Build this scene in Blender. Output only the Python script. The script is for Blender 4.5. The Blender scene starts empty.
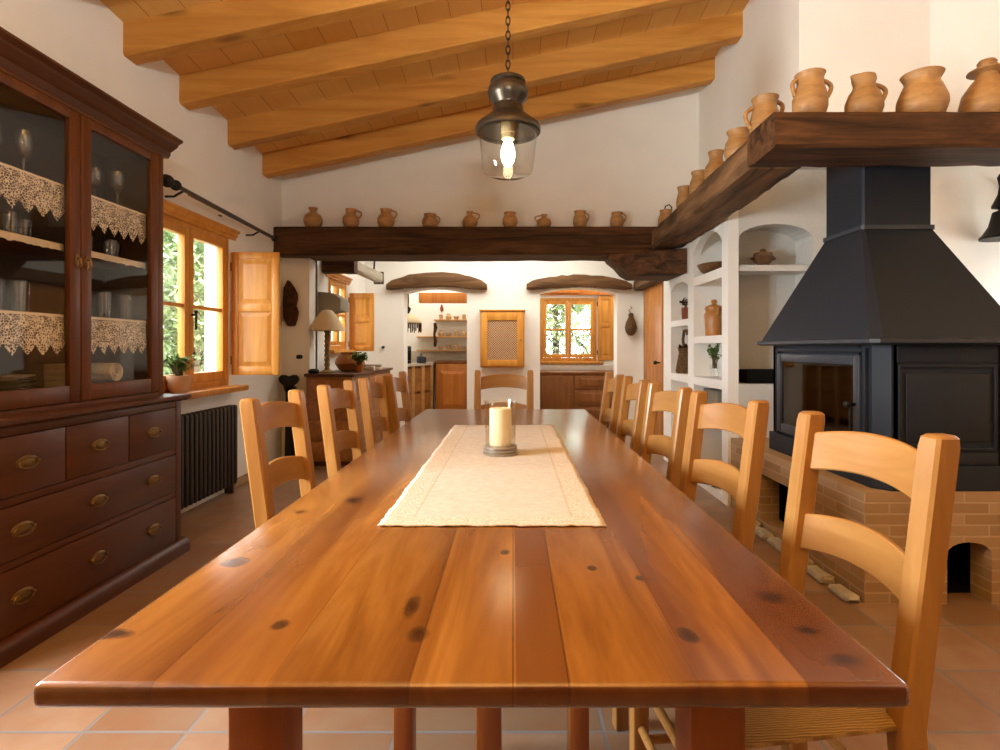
import bpy, bmesh, math, random
from mathutils import Vector, Matrix
PI = math.pi
R = math.radians
random.seed(7)
scn = bpy.context.scene
COL = scn.collection

# ------------------------------------------------------------------ camera
cam_d = bpy.data.cameras.new('camera')
cam = bpy.data.objects.new('camera', cam_d); COL.objects.link(cam)
cam.location = (0, 0, 1.18); cam.rotation_euler = (R(90), 0, 0)
cam_d.sensor_fit = 'HORIZONTAL'; cam_d.sensor_width = 36.0
cam_d.lens = 560 * 36 / 1000.0
cam_d.shift_x = -(513 - 500) / 1000.0
cam_d.shift_y = (348 - 375) / 1000.0
cam_d.clip_start = 0.02; cam_d.clip_end = 200
scn.camera = cam

# ------------------------------------------------------------------ world, exposure
scn.view_settings.view_transform = 'Standard'
scn.view_settings.look = 'None'
scn.view_settings.gamma = 1.0
scn.view_settings.use_curve_mapping = False
scn.view_settings.exposure = 0.12
scn.cycles.max_bounces = 10
scn.cycles.diffuse_bounces = 6
scn.cycles.transparent_max_bounces = 24
scn.cycles.sample_clamp_indirect = 6.0
scn.cycles.caustics_reflective = False
scn.cycles.caustics_refractive = False
try:
    scn.cycles.use_denoising = True
except Exception:
    pass
W = bpy.data.worlds.new('sky'); scn.world = W; W.use_nodes = True
bg = W.node_tree.nodes['Background']
bg.inputs[0].default_value = (0.93, 0.97, 1.0, 1); bg.inputs[1].default_value = 11.0

def area(name, loc, rot, sx, sy, power, color=(1, 1, 1)):
    d = bpy.data.lights.new(name, 'AREA'); d.shape = 'RECTANGLE'; d.size = sx; d.size_y = sy
    d.energy = power; d.color = color
    o = bpy.data.objects.new(name, d); COL.objects.link(o)
    o.location = loc; o.rotation_euler = rot
    return o
# area lights added as daylight in the unseen left and right windows
area('daylight_left_window', (-2.50, 1.42, 1.50), (0, R(-90), 0), 1.15, 0.84, 300, (0.93, 0.98, 1.0))
area('added_right_daylight', (4.28, 3.55, 1.5), (0, R(90), 0), 0.9, 0.85, 26, (0.86, 0.94, 1.0))

# ------------------------------------------------------------------ materials
def srgb(r, g, b):
    f = lambda c: ((c / 255 + 0.055) / 1.055) ** 2.4 if c > 10 else c / 255 / 12.92
    return (f(r), f(g), f(b), 1)
class NT:
    def __init__(s, name):
        s.m = bpy.data.materials.new(name); s.m.use_nodes = True
        s.t = s.m.node_tree; s.b = s.t.nodes['Principled BSDF']
        s.out = s.t.nodes['Material Output']
    def n(s, typ, **kw):
        nd = s.t.nodes.new(typ)
        for k, v in kw.items(): setattr(nd, k, v)
        return nd
    def l(s, a, b): s.t.links.new(a, b)
    def math(s, op, a, b=None, c=None):
        nd = s.n('ShaderNodeMath', operation=op)
        for i, v in enumerate((a, b, c)):
            if v is None: continue
            if isinstance(v, (int, float)): nd.inputs[i].default_value = v
            else: s.l(v, nd.inputs[i])
        return nd.outputs[0]
    def ramp(s, fac, stops, interp='LINEAR'):
        nd = s.n('ShaderNodeValToRGB'); cr = nd.color_ramp; cr.interpolation = interp
        while len(cr.elements) > 1: cr.elements.remove(cr.elements[-1])
        cr.elements[0].position = stops[0][0]; cr.elements[0].color = stops[0][1]
        for p, c in stops[1:]:
            e = cr.elements.new(p); e.color = c
        s.l(fac, nd.inputs[0]); return nd.outputs[0]
    def mix(s, fac, a, b, mode='MIX'):
        nd = s.n('ShaderNodeMix', data_type='RGBA', blend_type=mode)
        for i, v in ((0, fac), (6, a), (7, b)):
            if isinstance(v, (int, float)): nd.inputs[i].default_value = v
            elif isinstance(v, tuple): nd.inputs[i].default_value = v
            else: s.l(v, nd.inputs[i])
        return nd.outputs[2]
    def obj(s, scale=(1, 1, 1), loc=(0, 0, 0)):
        tc = s.n('ShaderNodeTexCoord'); mp = s.n('ShaderNodeMapping')
        mp.inputs['Scale'].default_value = scale; mp.inputs['Location'].default_value = loc
        s.l(tc.outputs['Object'], mp.inputs[0]); return mp.outputs[0]
    def noise(s, vec, scale, detail=4, dist=0.0, rough=0.55):
        nd = s.n('ShaderNodeTexNoise'); nd.inputs['Scale'].default_value = scale
        nd.inputs['Detail'].default_value = detail; nd.inputs['Distortion'].default_value = dist
        nd.inputs['Roughness'].default_value = rough
        s.l(vec, nd.inputs['Vector']); return nd.outputs['Fac']
    def bump(s, h, strength, dist=0.01):
        nd = s.n('ShaderNodeBump'); nd.inputs['Strength'].default_value = strength
        nd.inputs['Distance'].default_value = dist
        s.l(h, nd.inputs['Height']); s.l(nd.outputs[0], s.b.inputs['Normal'])
    def base(s, c):
        if isinstance(c, tuple): s.b.inputs['Base Color'].default_value = c
        else: s.l(c, s.b.inputs['Base Color'])
    def set(s, rough=0.5, metal=0.0, spec=0.5, coat=0.0):
        s.b.inputs['Roughness'].default_value = rough; s.b.inputs['Metallic'].default_value = metal
        s.b.inputs['Specular IOR Level'].default_value = spec; s.b.inputs['Coat Weight'].default_value = coat
        return s.m

def plain(name, c, rough=0.5, metal=0.0, spec=0.5, var=0.06, nscale=30, bump=0.0):
    t = NT(name); v = t.obj(); f = t.noise(v, nscale, 4)
    d = tuple(max(0, x * (1 - var * 2)) for x in c[:3]) + (1,)
    t.base(t.ramp(f, [(0.3, d), (0.7, c)]))
    if bump: t.bump(f, bump, 0.004)
    return t.set(rough, metal, spec)

def wood(name, c1, c2, axis='Y', scale=1.0, rough=0.42, bump=0.12, knots=0.0, spec=0.5, var=0.18, stretch=0.09):
    t = NT(name)
    sc = {'X': (stretch, 1, 1), 'Y': (1, stretch, 1), 'Z': (1, 1, stretch)}[axis]
    oi = t.n('ShaderNodeObjectInfo')
    v0 = t.obj(sc)
    ad = t.n('ShaderNodeVectorMath', operation='ADD'); t.l(v0, ad.inputs[0])
    cx = t.n('ShaderNodeCombineXYZ'); t.l(t.math('MULTIPLY', oi.outputs['Random'], 17.0), cx.inputs[0]); t.l(t.math('MULTIPLY', oi.outputs['Random'], 7.0), cx.inputs[1])
    t.l(cx.outputs[0], ad.inputs[1]); v = ad.outputs[0]
    f1 = t.noise(v, 9 * scale, 5, 1.2)
    f2 = t.noise(v, 70 * scale, 3, 0.2)
    c = t.ramp(f1, [(0.32, c1), (0.66, c2)])
    c = t.mix(t.math('MULTIPLY', f2, 0.55), c, c1)
    if knots:
        vk = t.obj({'X': (1.2, 4, 4), 'Y': (4, 1.2, 4), 'Z': (4, 4, 1.2)}[axis])
        vo = t.n('ShaderNodeTexVoronoi'); vo.inputs['Scale'].default_value = 0.9
        t.l(vk, vo.inputs['Vector'])
        k = t.ramp(vo.outputs['Distance'], [(0.0, (1, 1, 1, 1)), (0.07, (0.7, 0.7, 0.7, 1)), (0.16, (0, 0, 0, 1))])
        c = t.mix(t.math('MULTIPLY', k, knots), c, tuple(x * 0.25 for x in c1[:3]) + (1,))
    hs = t.n('ShaderNodeHueSaturation'); t.l(c, hs.inputs['Color'])
    t.l(t.math('MULTIPLY_ADD', oi.outputs['Random'], var, 1 - var / 2), hs.inputs['Value'])
    t.base(hs.outputs[0])
    if bump: t.bump(t.math('ADD', t.math('MULTIPLY', f1, 0.6), t.math('MULTIPLY', f2, 0.4)), bump, 0.006)
    return t.set(rough, 0, spec)

M = {}
def plaster(name, c, bump=0.12, rough=0.9, var=0.03):
    t = NT(name); v = t.obj()
    f = t.noise(v, 2.2, 5); g = t.noise(v, 38, 4)
    d = tuple(x * (1 - var * 2) for x in c[:3]) + (1,)
    t.base(t.ramp(f, [(0.3, d), (0.7, c)]))
    t.bump(t.math('ADD', t.math('MULTIPLY', f, 2.0), g), bump, 0.012)
    return t.set(rough, 0, 0.25)
M['plaster'] = plaster('white_plaster', srgb(244, 242, 236))
M['shaded_rough_plaster'] = plaster('shaded_textured_plaster', srgb(208, 206, 200), 0.45)  # greyer than the white plaster: the alcove's shade is put into its colour
M['panelling'] = wood('wall_panelling', srgb(84, 58, 36), srgb(116, 84, 54), 'Z', 1.0, 0.6, 0.05)
M['honey'] = wood('honey_pine', srgb(194, 128, 48), srgb(226, 164, 76), 'Z', 1.2, 0.38, 0.06, spec=0.4)
M['beam'] = wood('ceiling_beam_pine', srgb(182, 118, 46), srgb(216, 156, 76), 'X', 0.9, 0.6, 0.15, knots=0.85, spec=0.25)
M['chair'] = wood('chair_wood', srgb(148, 100, 46), srgb(178, 132, 74), 'Z', 1.3, 0.32, 0.05, spec=0.5, var=0.1)
M['chair_x'] = wood('chair_slat_wood', srgb(148, 100, 46), srgb(178, 132, 74), 'X', 1.3, 0.32, 0.05, spec=0.5, var=0.1)
M['mahog'] = wood('dark_cabinet_wood', srgb(66, 33, 15), srgb(92, 50, 24), 'Y', 1.0, 0.36, 0.05, spec=0.45, var=0.06)
M['mahog_z'] = wood('dark_cabinet_wood_upright', srgb(84, 46, 22), srgb(116, 68, 34), 'Z', 1.0, 0.36, 0.05, spec=0.45, var=0.06)
M['inside'] = plain('cabinet_inside', srgb(58, 44, 32), 0.7)
M['old_x'] = wood('old_dark_oak', srgb(40, 25, 14), srgb(116, 78, 48), 'X', 1.3, 0.7, 0.9, spec=0.2, var=0.05)
M['old_y'] = wood('old_dark_oak_long', srgb(60, 42, 28), srgb(152, 114, 78), 'Y', 1.3, 0.7, 0.9, spec=0.2, var=0.05)
M['lintel'] = wood('old_brown_lintel', srgb(74, 50, 30), srgb(132, 96, 62), 'X', 1.2, 0.7, 0.5, spec=0.2, var=0.06)
M['orange'] = wood('orange_kitchen_wood', srgb(180, 106, 42), srgb(208, 136, 64), 'Z', 1.2, 0.4, 0.05, spec=0.4)
M['brownk'] = wood('brown_kitchen_wood', srgb(112, 68, 32), srgb(146, 94, 48), 'Z', 1.2, 0.45, 0.05, spec=0.35)
M['side'] = wood('sideboard_wood', srgb(134, 84, 40), srgb(176, 118, 62), 'Y', 1.2, 0.4, 0.05)
M['plank'] = wood('door_plank_wood', srgb(164, 100, 40), srgb(206, 142, 70), 'Z', 1.2, 0.5, 0.1, knots=0.6)
M['shelfw'] = wood('pale_shelf_wood', srgb(176, 130, 70), srgb(204, 160, 100), 'X', 1.0, 0.5)
M['black'] = plain('black_steel', srgb(36, 40, 48), 0.5, 0.0, 0.22, 0.05, 12)
M['black_trim'] = plain('dark_grey_steel', srgb(54, 58, 67), 0.42, 0.0, 0.35, 0.05, 12)
M['void'] = plain('flat_black', srgb(20, 17, 15), 0.9, 0, 0.1)
M['iron'] = plain('wrought_iron', srgb(38, 36, 35), 0.5, 0.6, 0.5, 0.1, 40, 0.3)
M['iron_rod'] = plain('grey_iron_rod', srgb(92, 84, 76), 0.4, 0.7, 0.5, 0.1, 40)
M['bronze'] = plain('aged_bronze', srgb(84, 74, 62), 0.34, 0.75, 0.5, 0.12, 25)
M['brass'] = plain('antique_brass', srgb(150, 122, 78), 0.34, 0.9, 0.5, 0.15, 40)
M['radiator'] = plain('radiator_black', srgb(40, 37, 36), 0.45)
M['wax'] = plain('cream_wax', srgb(250, 238, 208), 0.5, 0, 0.4, 0.01)
M['wick'] = plain('wick_dark', srgb(40, 34, 28), 0.8)
M['pewter'] = plain('pewter', srgb(168, 158, 146), 0.35, 0.6)
M['shade'] = plain('cream_lampshade', srgb(214, 196, 160), 0.8, 0, 0.2, 0.03)
M['gilt'] = plain('twisted_gilt_wood', srgb(150, 122, 74), 0.5, 0.1, 0.4, 0.2, 60)
M['soil'] = plain('soil', srgb(60, 44, 32), 0.95)
M['potclay'] = plain('pale_flowerpot', srgb(206, 164, 132), 0.75, 0, 0.2, 0.08, 14)
M['grey'] = plain('grey_plaster_hood', srgb(142, 136, 122), 0.85, 0, 0.2, 0.06, 8)
M['greywood'] = wood('grey_weathered_wood', srgb(134, 124, 106), srgb(176, 166, 146), 'Y', 1.5, 0.7, 0.2)
M['stone'] = plain('white_stone', srgb(196, 186, 170), 0.9, 0, 0.2, 0.2, 12, 0.6)
M['marble'] = plain('pale_marble', srgb(214, 202, 186), 0.35, 0, 0.5, 0.12, 6)
M['paper'] = plain('pale_paper', srgb(206, 198, 184), 0.8, 0, 0.2, 0.08, 20)
M['linen_white'] = plain('white_linen', srgb(226, 218, 204), 0.9, 0, 0.1, 0.06, 60)
M['bark'] = plain('brown_bark', srgb(92, 62, 40), 0.9, 0, 0.1, 0.4, 22, 1.0)
M['basket'] = plain('wicker', srgb(120, 92, 62), 0.85, 0, 0.2, 0.35, 45, 0.8)
M['bowlwood'] = plain('brown_glazed_clay', srgb(112, 80, 50), 0.45, 0, 0.5, 0.2, 16)
M['jarclay'] = plain('ochre_glazed_clay', srgb(186, 128, 68), 0.35, 0, 0.5, 0.12, 12)
M['cup'] = plain('pale_cup_glaze', srgb(206, 170, 122), 0.4, 0, 0.5, 0.12, 10)
M['pottery'] = plain('dark_brown_pottery', srgb(176, 112, 52), 0.45, 0, 0.4, 0.15, 8)
M['stem'] = plain('dry_stem', srgb(110, 92, 60), 0.8)
M['leafy'] = plain('green_leaf', srgb(108, 146, 62), 0.6, 0, 0.3, 0.3, 18)
M['leafdark'] = plain('tree_leaf', srgb(170, 188, 142), 0.7, 0, 0.2, 0.35, 9)
M['leafpale'] = plain('pale_tree_leaf', srgb(198, 210, 168), 0.7, 0, 0.2, 0.3, 9)
M['trunk'] = plain('tree_bark', srgb(90, 74, 58), 0.9)
M['grass'] = plain('garden_ground', srgb(150, 156, 120), 0.95, 0, 0.1, 0.2, 3)
M['ceramic_white'] = plain('white_ceramic', srgb(220, 216, 208), 0.3)
M['socket'] = plain('cream_socket', srgb(214, 190, 140), 0.5)
M['pinkish'] = plain('faded_ornament', srgb(150, 84, 66), 0.7, 0, 0.2, 0.2, 40)
M['bottle'] = plain('dark_bottle_glass', srgb(62, 60, 56), 0.12, 0, 0.6)

def clay(name, c1, c2):
    t = NT(name); oi = t.n('ShaderNodeObjectInfo'); v = t.obj((1, 1, 3)); w = t.obj()
    f = t.noise(v, 9, 5, 0.6); g = t.noise(w, 120, 3)
    hs = t.n('ShaderNodeHueSaturation'); t.l(t.ramp(f, [(0.3, c1), (0.7, c2)]), hs.inputs['Color'])
    t.l(t.math('MULTIPLY_ADD', oi.outputs['Random'], 0.22, 0.89), hs.inputs['Value'])
    t.base(hs.outputs[0]); t.bump(t.math('ADD', f, t.math('MULTIPLY', g, 0.3)), 0.1, 0.006)
    return t.set(0.48, 0, 0.4)
M['clay'] = clay('warm_clay', srgb(142, 102, 60), srgb(178, 136, 86))
M['clay_brown'] = clay('brown_clay', srgb(158, 114, 66), srgb(196, 150, 96))

def thin_glass(name, tint=(1, 1, 1, 1), gl=0.02, ior=1.5):
    t = NT(name); t.t.nodes.remove(t.b)
    tr = t.n('ShaderNodeBsdfTransparent'); tr.inputs[0].default_value = tint
    g = t.n('ShaderNodeBsdfGlossy'); g.inputs['Roughness'].default_value = gl
    lw = t.n('ShaderNodeLayerWeight'); lw.inputs['Blend'].default_value = 0.5
    f0 = ((ior - 1) / (ior + 1)) ** 2
    fac = t.math('MULTIPLY_ADD', t.math('POWER', lw.outputs['Facing'], 5.0), 1 - f0, f0)
    mx = t.n('ShaderNodeMixShader'); t.l(fac, mx.inputs[0]); t.l(tr.outputs[0], mx.inputs[1]); t.l(g.outputs[0], mx.inputs[2])
    t.l(mx.outputs[0], t.out.inputs[0]); return t.m
M['glass'] = thin_glass('clear_glass')
M['glassware'] = thin_glass('drinking_glass', (0.94, 0.94, 0.93, 1), 0.05, 1.8)
M['fireglass'] = thin_glass('smoked_stove_glass', (0.55, 0.5, 0.45, 1), 0.03, 1.6)
M['lampglass'] = thin_glass('lamp_glass', (0.97, 0.96, 0.92, 1), 0.03, 1.7)

def emit(name, c, s):
    t = NT(name); t.b.inputs['Emission Color'].default_value = c; t.b.inputs['Emission Strength'].default_value = s
    t.base(c); return t.set(0.4)
M['bulb'] = emit('glowing_bulb', (1.0, 0.78, 0.45, 1), 22)

def lace():
    t = NT('white_lace'); v = t.obj()
    vo = t.n('ShaderNodeTexVoronoi', feature='DISTANCE_TO_EDGE'); vo.inputs['Scale'].default_value = 95
    t.l(v, vo.inputs['Vector'])
    vb = t.n('ShaderNodeTexVoronoi'); vb.inputs['Scale'].default_value = 26; t.l(v, vb.inputs['Vector'])
    thr = t.math('MULTIPLY_ADD', vb.outputs['Distance'], 0.16, 0.055)
    a = t.math('LESS_THAN', vo.outputs['Distance'], thr)
    sp = t.n('ShaderNodeSeparateXYZ'); t.l(t.obj(), sp.inputs[0])
    band = t.math('GREATER_THAN', sp.outputs[2], -0.012)
    t.l(t.math('MAXIMUM', a, band), t.b.inputs['Alpha'])
    t.base(srgb(240, 234, 224)); return t.set(0.9, 0, 0.1)
M['lace'] = lace()

def runner():
    t = NT('beige_linen_runner'); v = t.obj()
    w1 = t.n('ShaderNodeTexWave', bands_direction='X'); w1.inputs['Scale'].default_value = 130; t.l(v, w1.inputs[0])
    w2 = t.n('ShaderNodeTexWave', bands_direction='Y'); w2.inputs['Scale'].default_value = 130; t.l(v, w2.inputs[0])
    f = t.noise(v, 45, 4)
    h = t.math('ADD', t.math('MULTIPLY', w1.outputs['Fac'], w2.outputs['Fac']), f)
    sp = t.n('ShaderNodeSeparateXYZ'); t.l(v, sp.inputs[0])
    ax = t.math('ABSOLUTE', sp.outputs[0]); ay = t.math('ABSOLUTE', sp.outputs[1])
    # drawn-thread hem line and the coarser woven border outside it
    edge = t.math('MAXIMUM', t.math('GREATER_THAN', ax, 0.193), t.math('GREATER_THAN', ay, 0.79))
    line = t.math('MULTIPLY', t.math('LESS_THAN', t.math('ABSOLUTE', t.math('SUBTRACT', ax, 0.193)), 0.0035), t.math('LESS_THAN', ay, 0.79))
    c = t.ramp(f, [(0.3, srgb(192, 182, 170)), (0.7, srgb(206, 197, 186))])
    c2 = t.ramp(t.noise(v, 160, 3), [(0.35, srgb(180, 162, 140)), (0.65, srgb(222, 211, 196))])
    c = t.mix(t.math('MULTIPLY', edge, 0.75), c, c2)
    c = t.mix(t.math('MULTIPLY', line, 0.35), c, srgb(170, 140, 112))
    t.base(c); t.bump(h, 0.15, 0.002); return t.set(0.92, 0, 0.1)
M['runner'] = runner()

def rush():
    t = NT('woven_rush'); v = t.obj()
    sp = t.n('ShaderNodeSeparateXYZ'); t.l(v, sp.inputs[0])
    ax = t.math('ABSOLUTE', sp.outputs[0]); ay = t.math('ABSOLUTE', sp.outputs[1])
    m = t.math('MAXIMUM', ax, ay)
    nz = t.noise(v, 40, 3)
    s = t.math('SINE', t.math('MULTIPLY', t.math('ADD', m, t.math('MULTIPLY', nz, 0.004)), 1300))
    c = t.ramp(t.math('MULTIPLY_ADD', s, 0.5, 0.5), [(0.0, srgb(132, 100, 60)), (1.0, srgb(186, 152, 102))])
    c = t.mix(t.math('MULTIPLY', nz, 0.4), c, srgb(150, 112, 62))
    t.base(c); t.bump(s, 0.6, 0.004); return t.set(0.7, 0, 0.25)
M['rush'] = rush()

def table_mat(horizontal=True):
    t = NT('glossy_table_boards' if horizontal else 'table_wood')
    v = t.obj((1, 0.11, 1)); vo = t.obj()
    sp = t.n('ShaderNodeSeparateXYZ'); t.l(vo, sp.inputs[0]); x, y = sp.outputs[0], sp.outputs[1]
    u = t.math('DIVIDE', t.math('ADD', x, 0.55), 1.1)
    joints = [-0.55, -0.40, -0.255, -0.08, 0.052, 0.122, 0.285, 0.42]
    tint = [0.97, 1.06, 0.88, 1.0, 1.04, 0.96, 1.06, 0.93]
    tn = t.ramp(u, [((j + 0.55) / 1.1, (c, c, c, 1)) for j, c in zip(joints, tint)], 'CONSTANT')
    # each board gets its own stretch of grain
    cx = t.n('ShaderNodeCombineXYZ'); t.l(t.math('MULTIPLY', tn, 31.0), cx.inputs[1]); t.l(t.math('MULTIPLY', tn, 13.0), cx.inputs[2])
    ad = t.n('ShaderNodeVectorMath', operation='ADD'); t.l(v, ad.inputs[0]); t.l(cx.outputs[0], ad.inputs[1]); vv = ad.outputs[0]
    f0 = t.noise(vv, 2.6, 3, 0.9); f1 = t.noise(vv, 11, 5, 1.4); f2 = t.noise(vv, 90, 3, 0.2)
    c = t.ramp(f1, [(0.25, srgb(110, 66, 22)), (0.5, srgb(144, 93, 35)), (0.78, srgb(172, 121, 56))])
    c = t.mix(t.ramp(f0, [(0.44, (0, 0, 0, 1)), (0.60, (0.85, 0.85, 0.85, 1))]), c, srgb(94, 50, 16))
    c = t.mix(t.math('MULTIPLY', f2, 0.38), c, srgb(104, 48, 14))
    c = t.mix(1.0, c, tn, 'MULTIPLY')
    # knots
    tot = None
    nz = t.noise(vo, 30, 3)
    for (kx, ky, ra, rb) in KNOTS:
        dx = t.math('DIVIDE', t.math('SUBTRACT', x, kx), ra); dy = t.math('DIVIDE', t.math('SUBTRACT', y, ky), rb)
        d = t.math('ADD', t.math('MULTIPLY', dx, dx), t.math('MULTIPLY', dy, dy))
        tot = d if tot is None else t.math('MINIMUM', tot, d)
    tot = t.math('MULTIPLY', tot, t.math('MULTIPLY_ADD', nz, 1.6, 0.3))
    k = t.ramp(tot, [(0.0, (1, 1, 1, 1)), (0.25, (0.75, 0.75, 0.75, 1)), (1.0, (0, 0, 0, 1))])
    c = t.mix(t.math('MULTIPLY', k, 0.92), c, srgb(40, 17, 6))
    ln = None
    for j in joints[1:]:
        a = t.math('MULTIPLY', t.math('LESS_THAN', t.math('ABSOLUTE', t.math('SUBTRACT', x, j)), 0.0009), 1.0 if j in (0.052, 0.122) else 0.35)
        ln = a if ln is None else t.math('MAXIMUM', ln, a)
    c = t.mix(t.math('MULTIPLY', ln, 0.75), c, srgb(60, 26, 8))
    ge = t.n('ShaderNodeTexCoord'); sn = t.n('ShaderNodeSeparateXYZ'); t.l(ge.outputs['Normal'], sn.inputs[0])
    end_shade = t.math('GREATER_THAN', t.math('ABSOLUTE', sn.outputs[1]), 0.8)
    c = t.mix(t.math('MULTIPLY', end_shade, 0.72), c, srgb(72, 34, 14))   # end grain, with the shade of the front edge painted in
    t.base(c)
    t.bump(t.math('SUBTRACT', t.math('ADD', f1, t.math('MULTIPLY', f2, 0.3)), ln), 0.025, 0.003)
    t.set(0.30, 0, 0.5, 0.6); t.b.inputs['Coat Roughness'].default_value = 0.22
    rr = t.math('MULTIPLY_ADD', f2, 0.12, 0.15); t.l(rr, t.b.inputs['Roughness'])
    return t.m
TCX, TCY = -0.052, 2.277
def on_table(u, v):
    Y = 0.42 * 560 / (v - 348); return ((u - 513) / 560 * Y - TCX, Y - TCY)
KNOTS = []
for u, v, ra, rb in ((115, 634, .035, .018), (280, 625, .016, .02), (412, 606, .016, .05), (418, 634, .018, .03), (770, 597, .028, .03),
                     (688, 635, .018, .028), (806, 630, .02, .018), (640, 578, .012, .016), (592, 568, .012, .018), (235, 562, .03, .03),
                     (372, 447, .04, .05), (300, 512, .02, .02), (354, 500, .03, .05), (845, 660, .03, .02), (505, 552, .012, .02), (690, 500, .02, .06)):
    a, b = on_table(u, v); KNOTS.append((a, b, ra, rb))
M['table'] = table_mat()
M['tableleg'] = wood('table_leg_wood', srgb(134, 70, 22), srgb(176, 102, 40), 'Z', 1.0, 0.35, 0.05)

def tiles():
    t = NT('terracotta_tiles'); v = t.obj((1, 1, 1), (0.52 + 0.16, -1.72, 0))
    br = t.n('ShaderNodeTexBrick'); br.offset = 0.0; br.squash = 1.0
    for k, val in (('Scale', 1.0), ('Mortar Size', 0.006), ('Mortar Smooth', 0.15), ('Bias', 0.0), ('Brick Width', 0.32), ('Row Height', 0.33)):
        br.inputs[k].default_value = val
    br.inputs['Color1'].default_value = srgb(130, 104, 80); br.inputs['Color2'].default_value = srgb(158, 130, 106)
    br.inputs['Mortar'].default_value = srgb(120, 112, 108)
    t.l(v, br.inputs['Vector'])
    f = t.noise(t.obj(), 7, 5, 0.4)
    c = t.mix(t.ramp(f, [(0.3, (0.55, 0.55, 0.55, 1)), (0.7, (0, 0, 0, 1))]), br.outputs['Color'], srgb(132, 84, 52))
    c = t.mix(br.outputs['Fac'], c, srgb(124, 118, 116))
    t.base(c); t.bump(t.math('SUBTRACT', t.math('MULTIPLY', f, 0.3), br.outputs['Fac']), 0.5, 0.004)
    return t.set(0.38, 0, 0.45)
M['tiles'] = tiles()

def boards():
    t = NT('ceiling_boards'); tc = t.obj()
    sp = t.n('ShaderNodeSeparateXYZ'); t.l(tc, sp.inputs[0])
    cb = t.n('ShaderNodeCombineXYZ'); t.l(sp.outputs[1], cb.inputs[0]); t.l(sp.outputs[0], cb.inputs[1])
    br = t.n('ShaderNodeTexBrick'); br.offset = 0.5
    for k, val in (('Scale', 1.0), ('Mortar Size', 0.0022), ('Mortar Smooth', 0.3), ('Bias', 0.0), ('Brick Width', 4.0), ('Row Height', 0.22)):
        br.inputs[k].default_value = val
    br.inputs['Color1'].default_value = srgb(220, 166, 88); br.inputs['Color2'].default_value = srgb(230, 182, 108)
    br.inputs['Mortar'].default_value = srgb(120, 70, 28)
    t.l(cb.outputs[0], br.inputs['Vector'])
    f = t.noise(t.obj((1, 0.1, 1)), 14, 4, 1.0)
    t.base(t.mix(t.math('MULTIPLY', f, 0.4), br.outputs['Color'], srgb(196, 136, 62)))
    t.bump(t.math('SUBTRACT', f, br.outputs['Fac']), 0.2, 0.005)
    return t.set(0.6, 0, 0.25)
M['boards'] = boards()

def bricks():
    t = NT('pale_brick'); tc = t.obj()
    sp = t.n('ShaderNodeSeparateXYZ'); t.l(tc, sp.inputs[0])
    cb = t.n('ShaderNodeCombineXYZ'); t.l(t.math('ADD', sp.outputs[0], sp.outputs[1]), cb.inputs[0]); t.l(sp.outputs[2], cb.inputs[1])
    br = t.n('ShaderNodeTexBrick'); br.offset = 0.5
    for k, val in (('Scale', 1.0), ('Mortar Size', 0.005), ('Mortar Smooth', 0.3), ('Bias', 0.0), ('Brick Width', 0.23), ('Row Height', 0.052)):
        br.inputs[k].default_value = val
    br.inputs['Color1'].default_value = srgb(152, 124, 88); br.inputs['Color2'].default_value = srgb(182, 154, 120)
    br.inputs['Mortar'].default_value = srgb(188, 164, 134)
    t.l(cb.outputs[0], br.inputs['Vector'])
    f = t.noise(tc, 14, 4)
    t.base(t.mix(t.math('MULTIPLY', f, 0.35), br.outputs['Color'], srgb(168, 122, 80)))
    t.bump(t.math('SUBTRACT', t.math('MULTIPLY', f, 0.4), br.outputs['Fac']), 0.5, 0.006)
    return t.set(0.85, 0, 0.2)
M['brick'] = bricks()

def cane():
    t = NT('woven_cane'); v = t.obj()
    ck = t.n('ShaderNodeTexChecker'); ck.inputs['Scale'].default_value = 62; t.l(v, ck.inputs[0])
    t.base(t.mix(ck.outputs['Fac'], srgb(112, 66, 34), srgb(216, 178, 138)))
    return t.set(0.7, 0, 0.2)
M['cane'] = cane()

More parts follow.
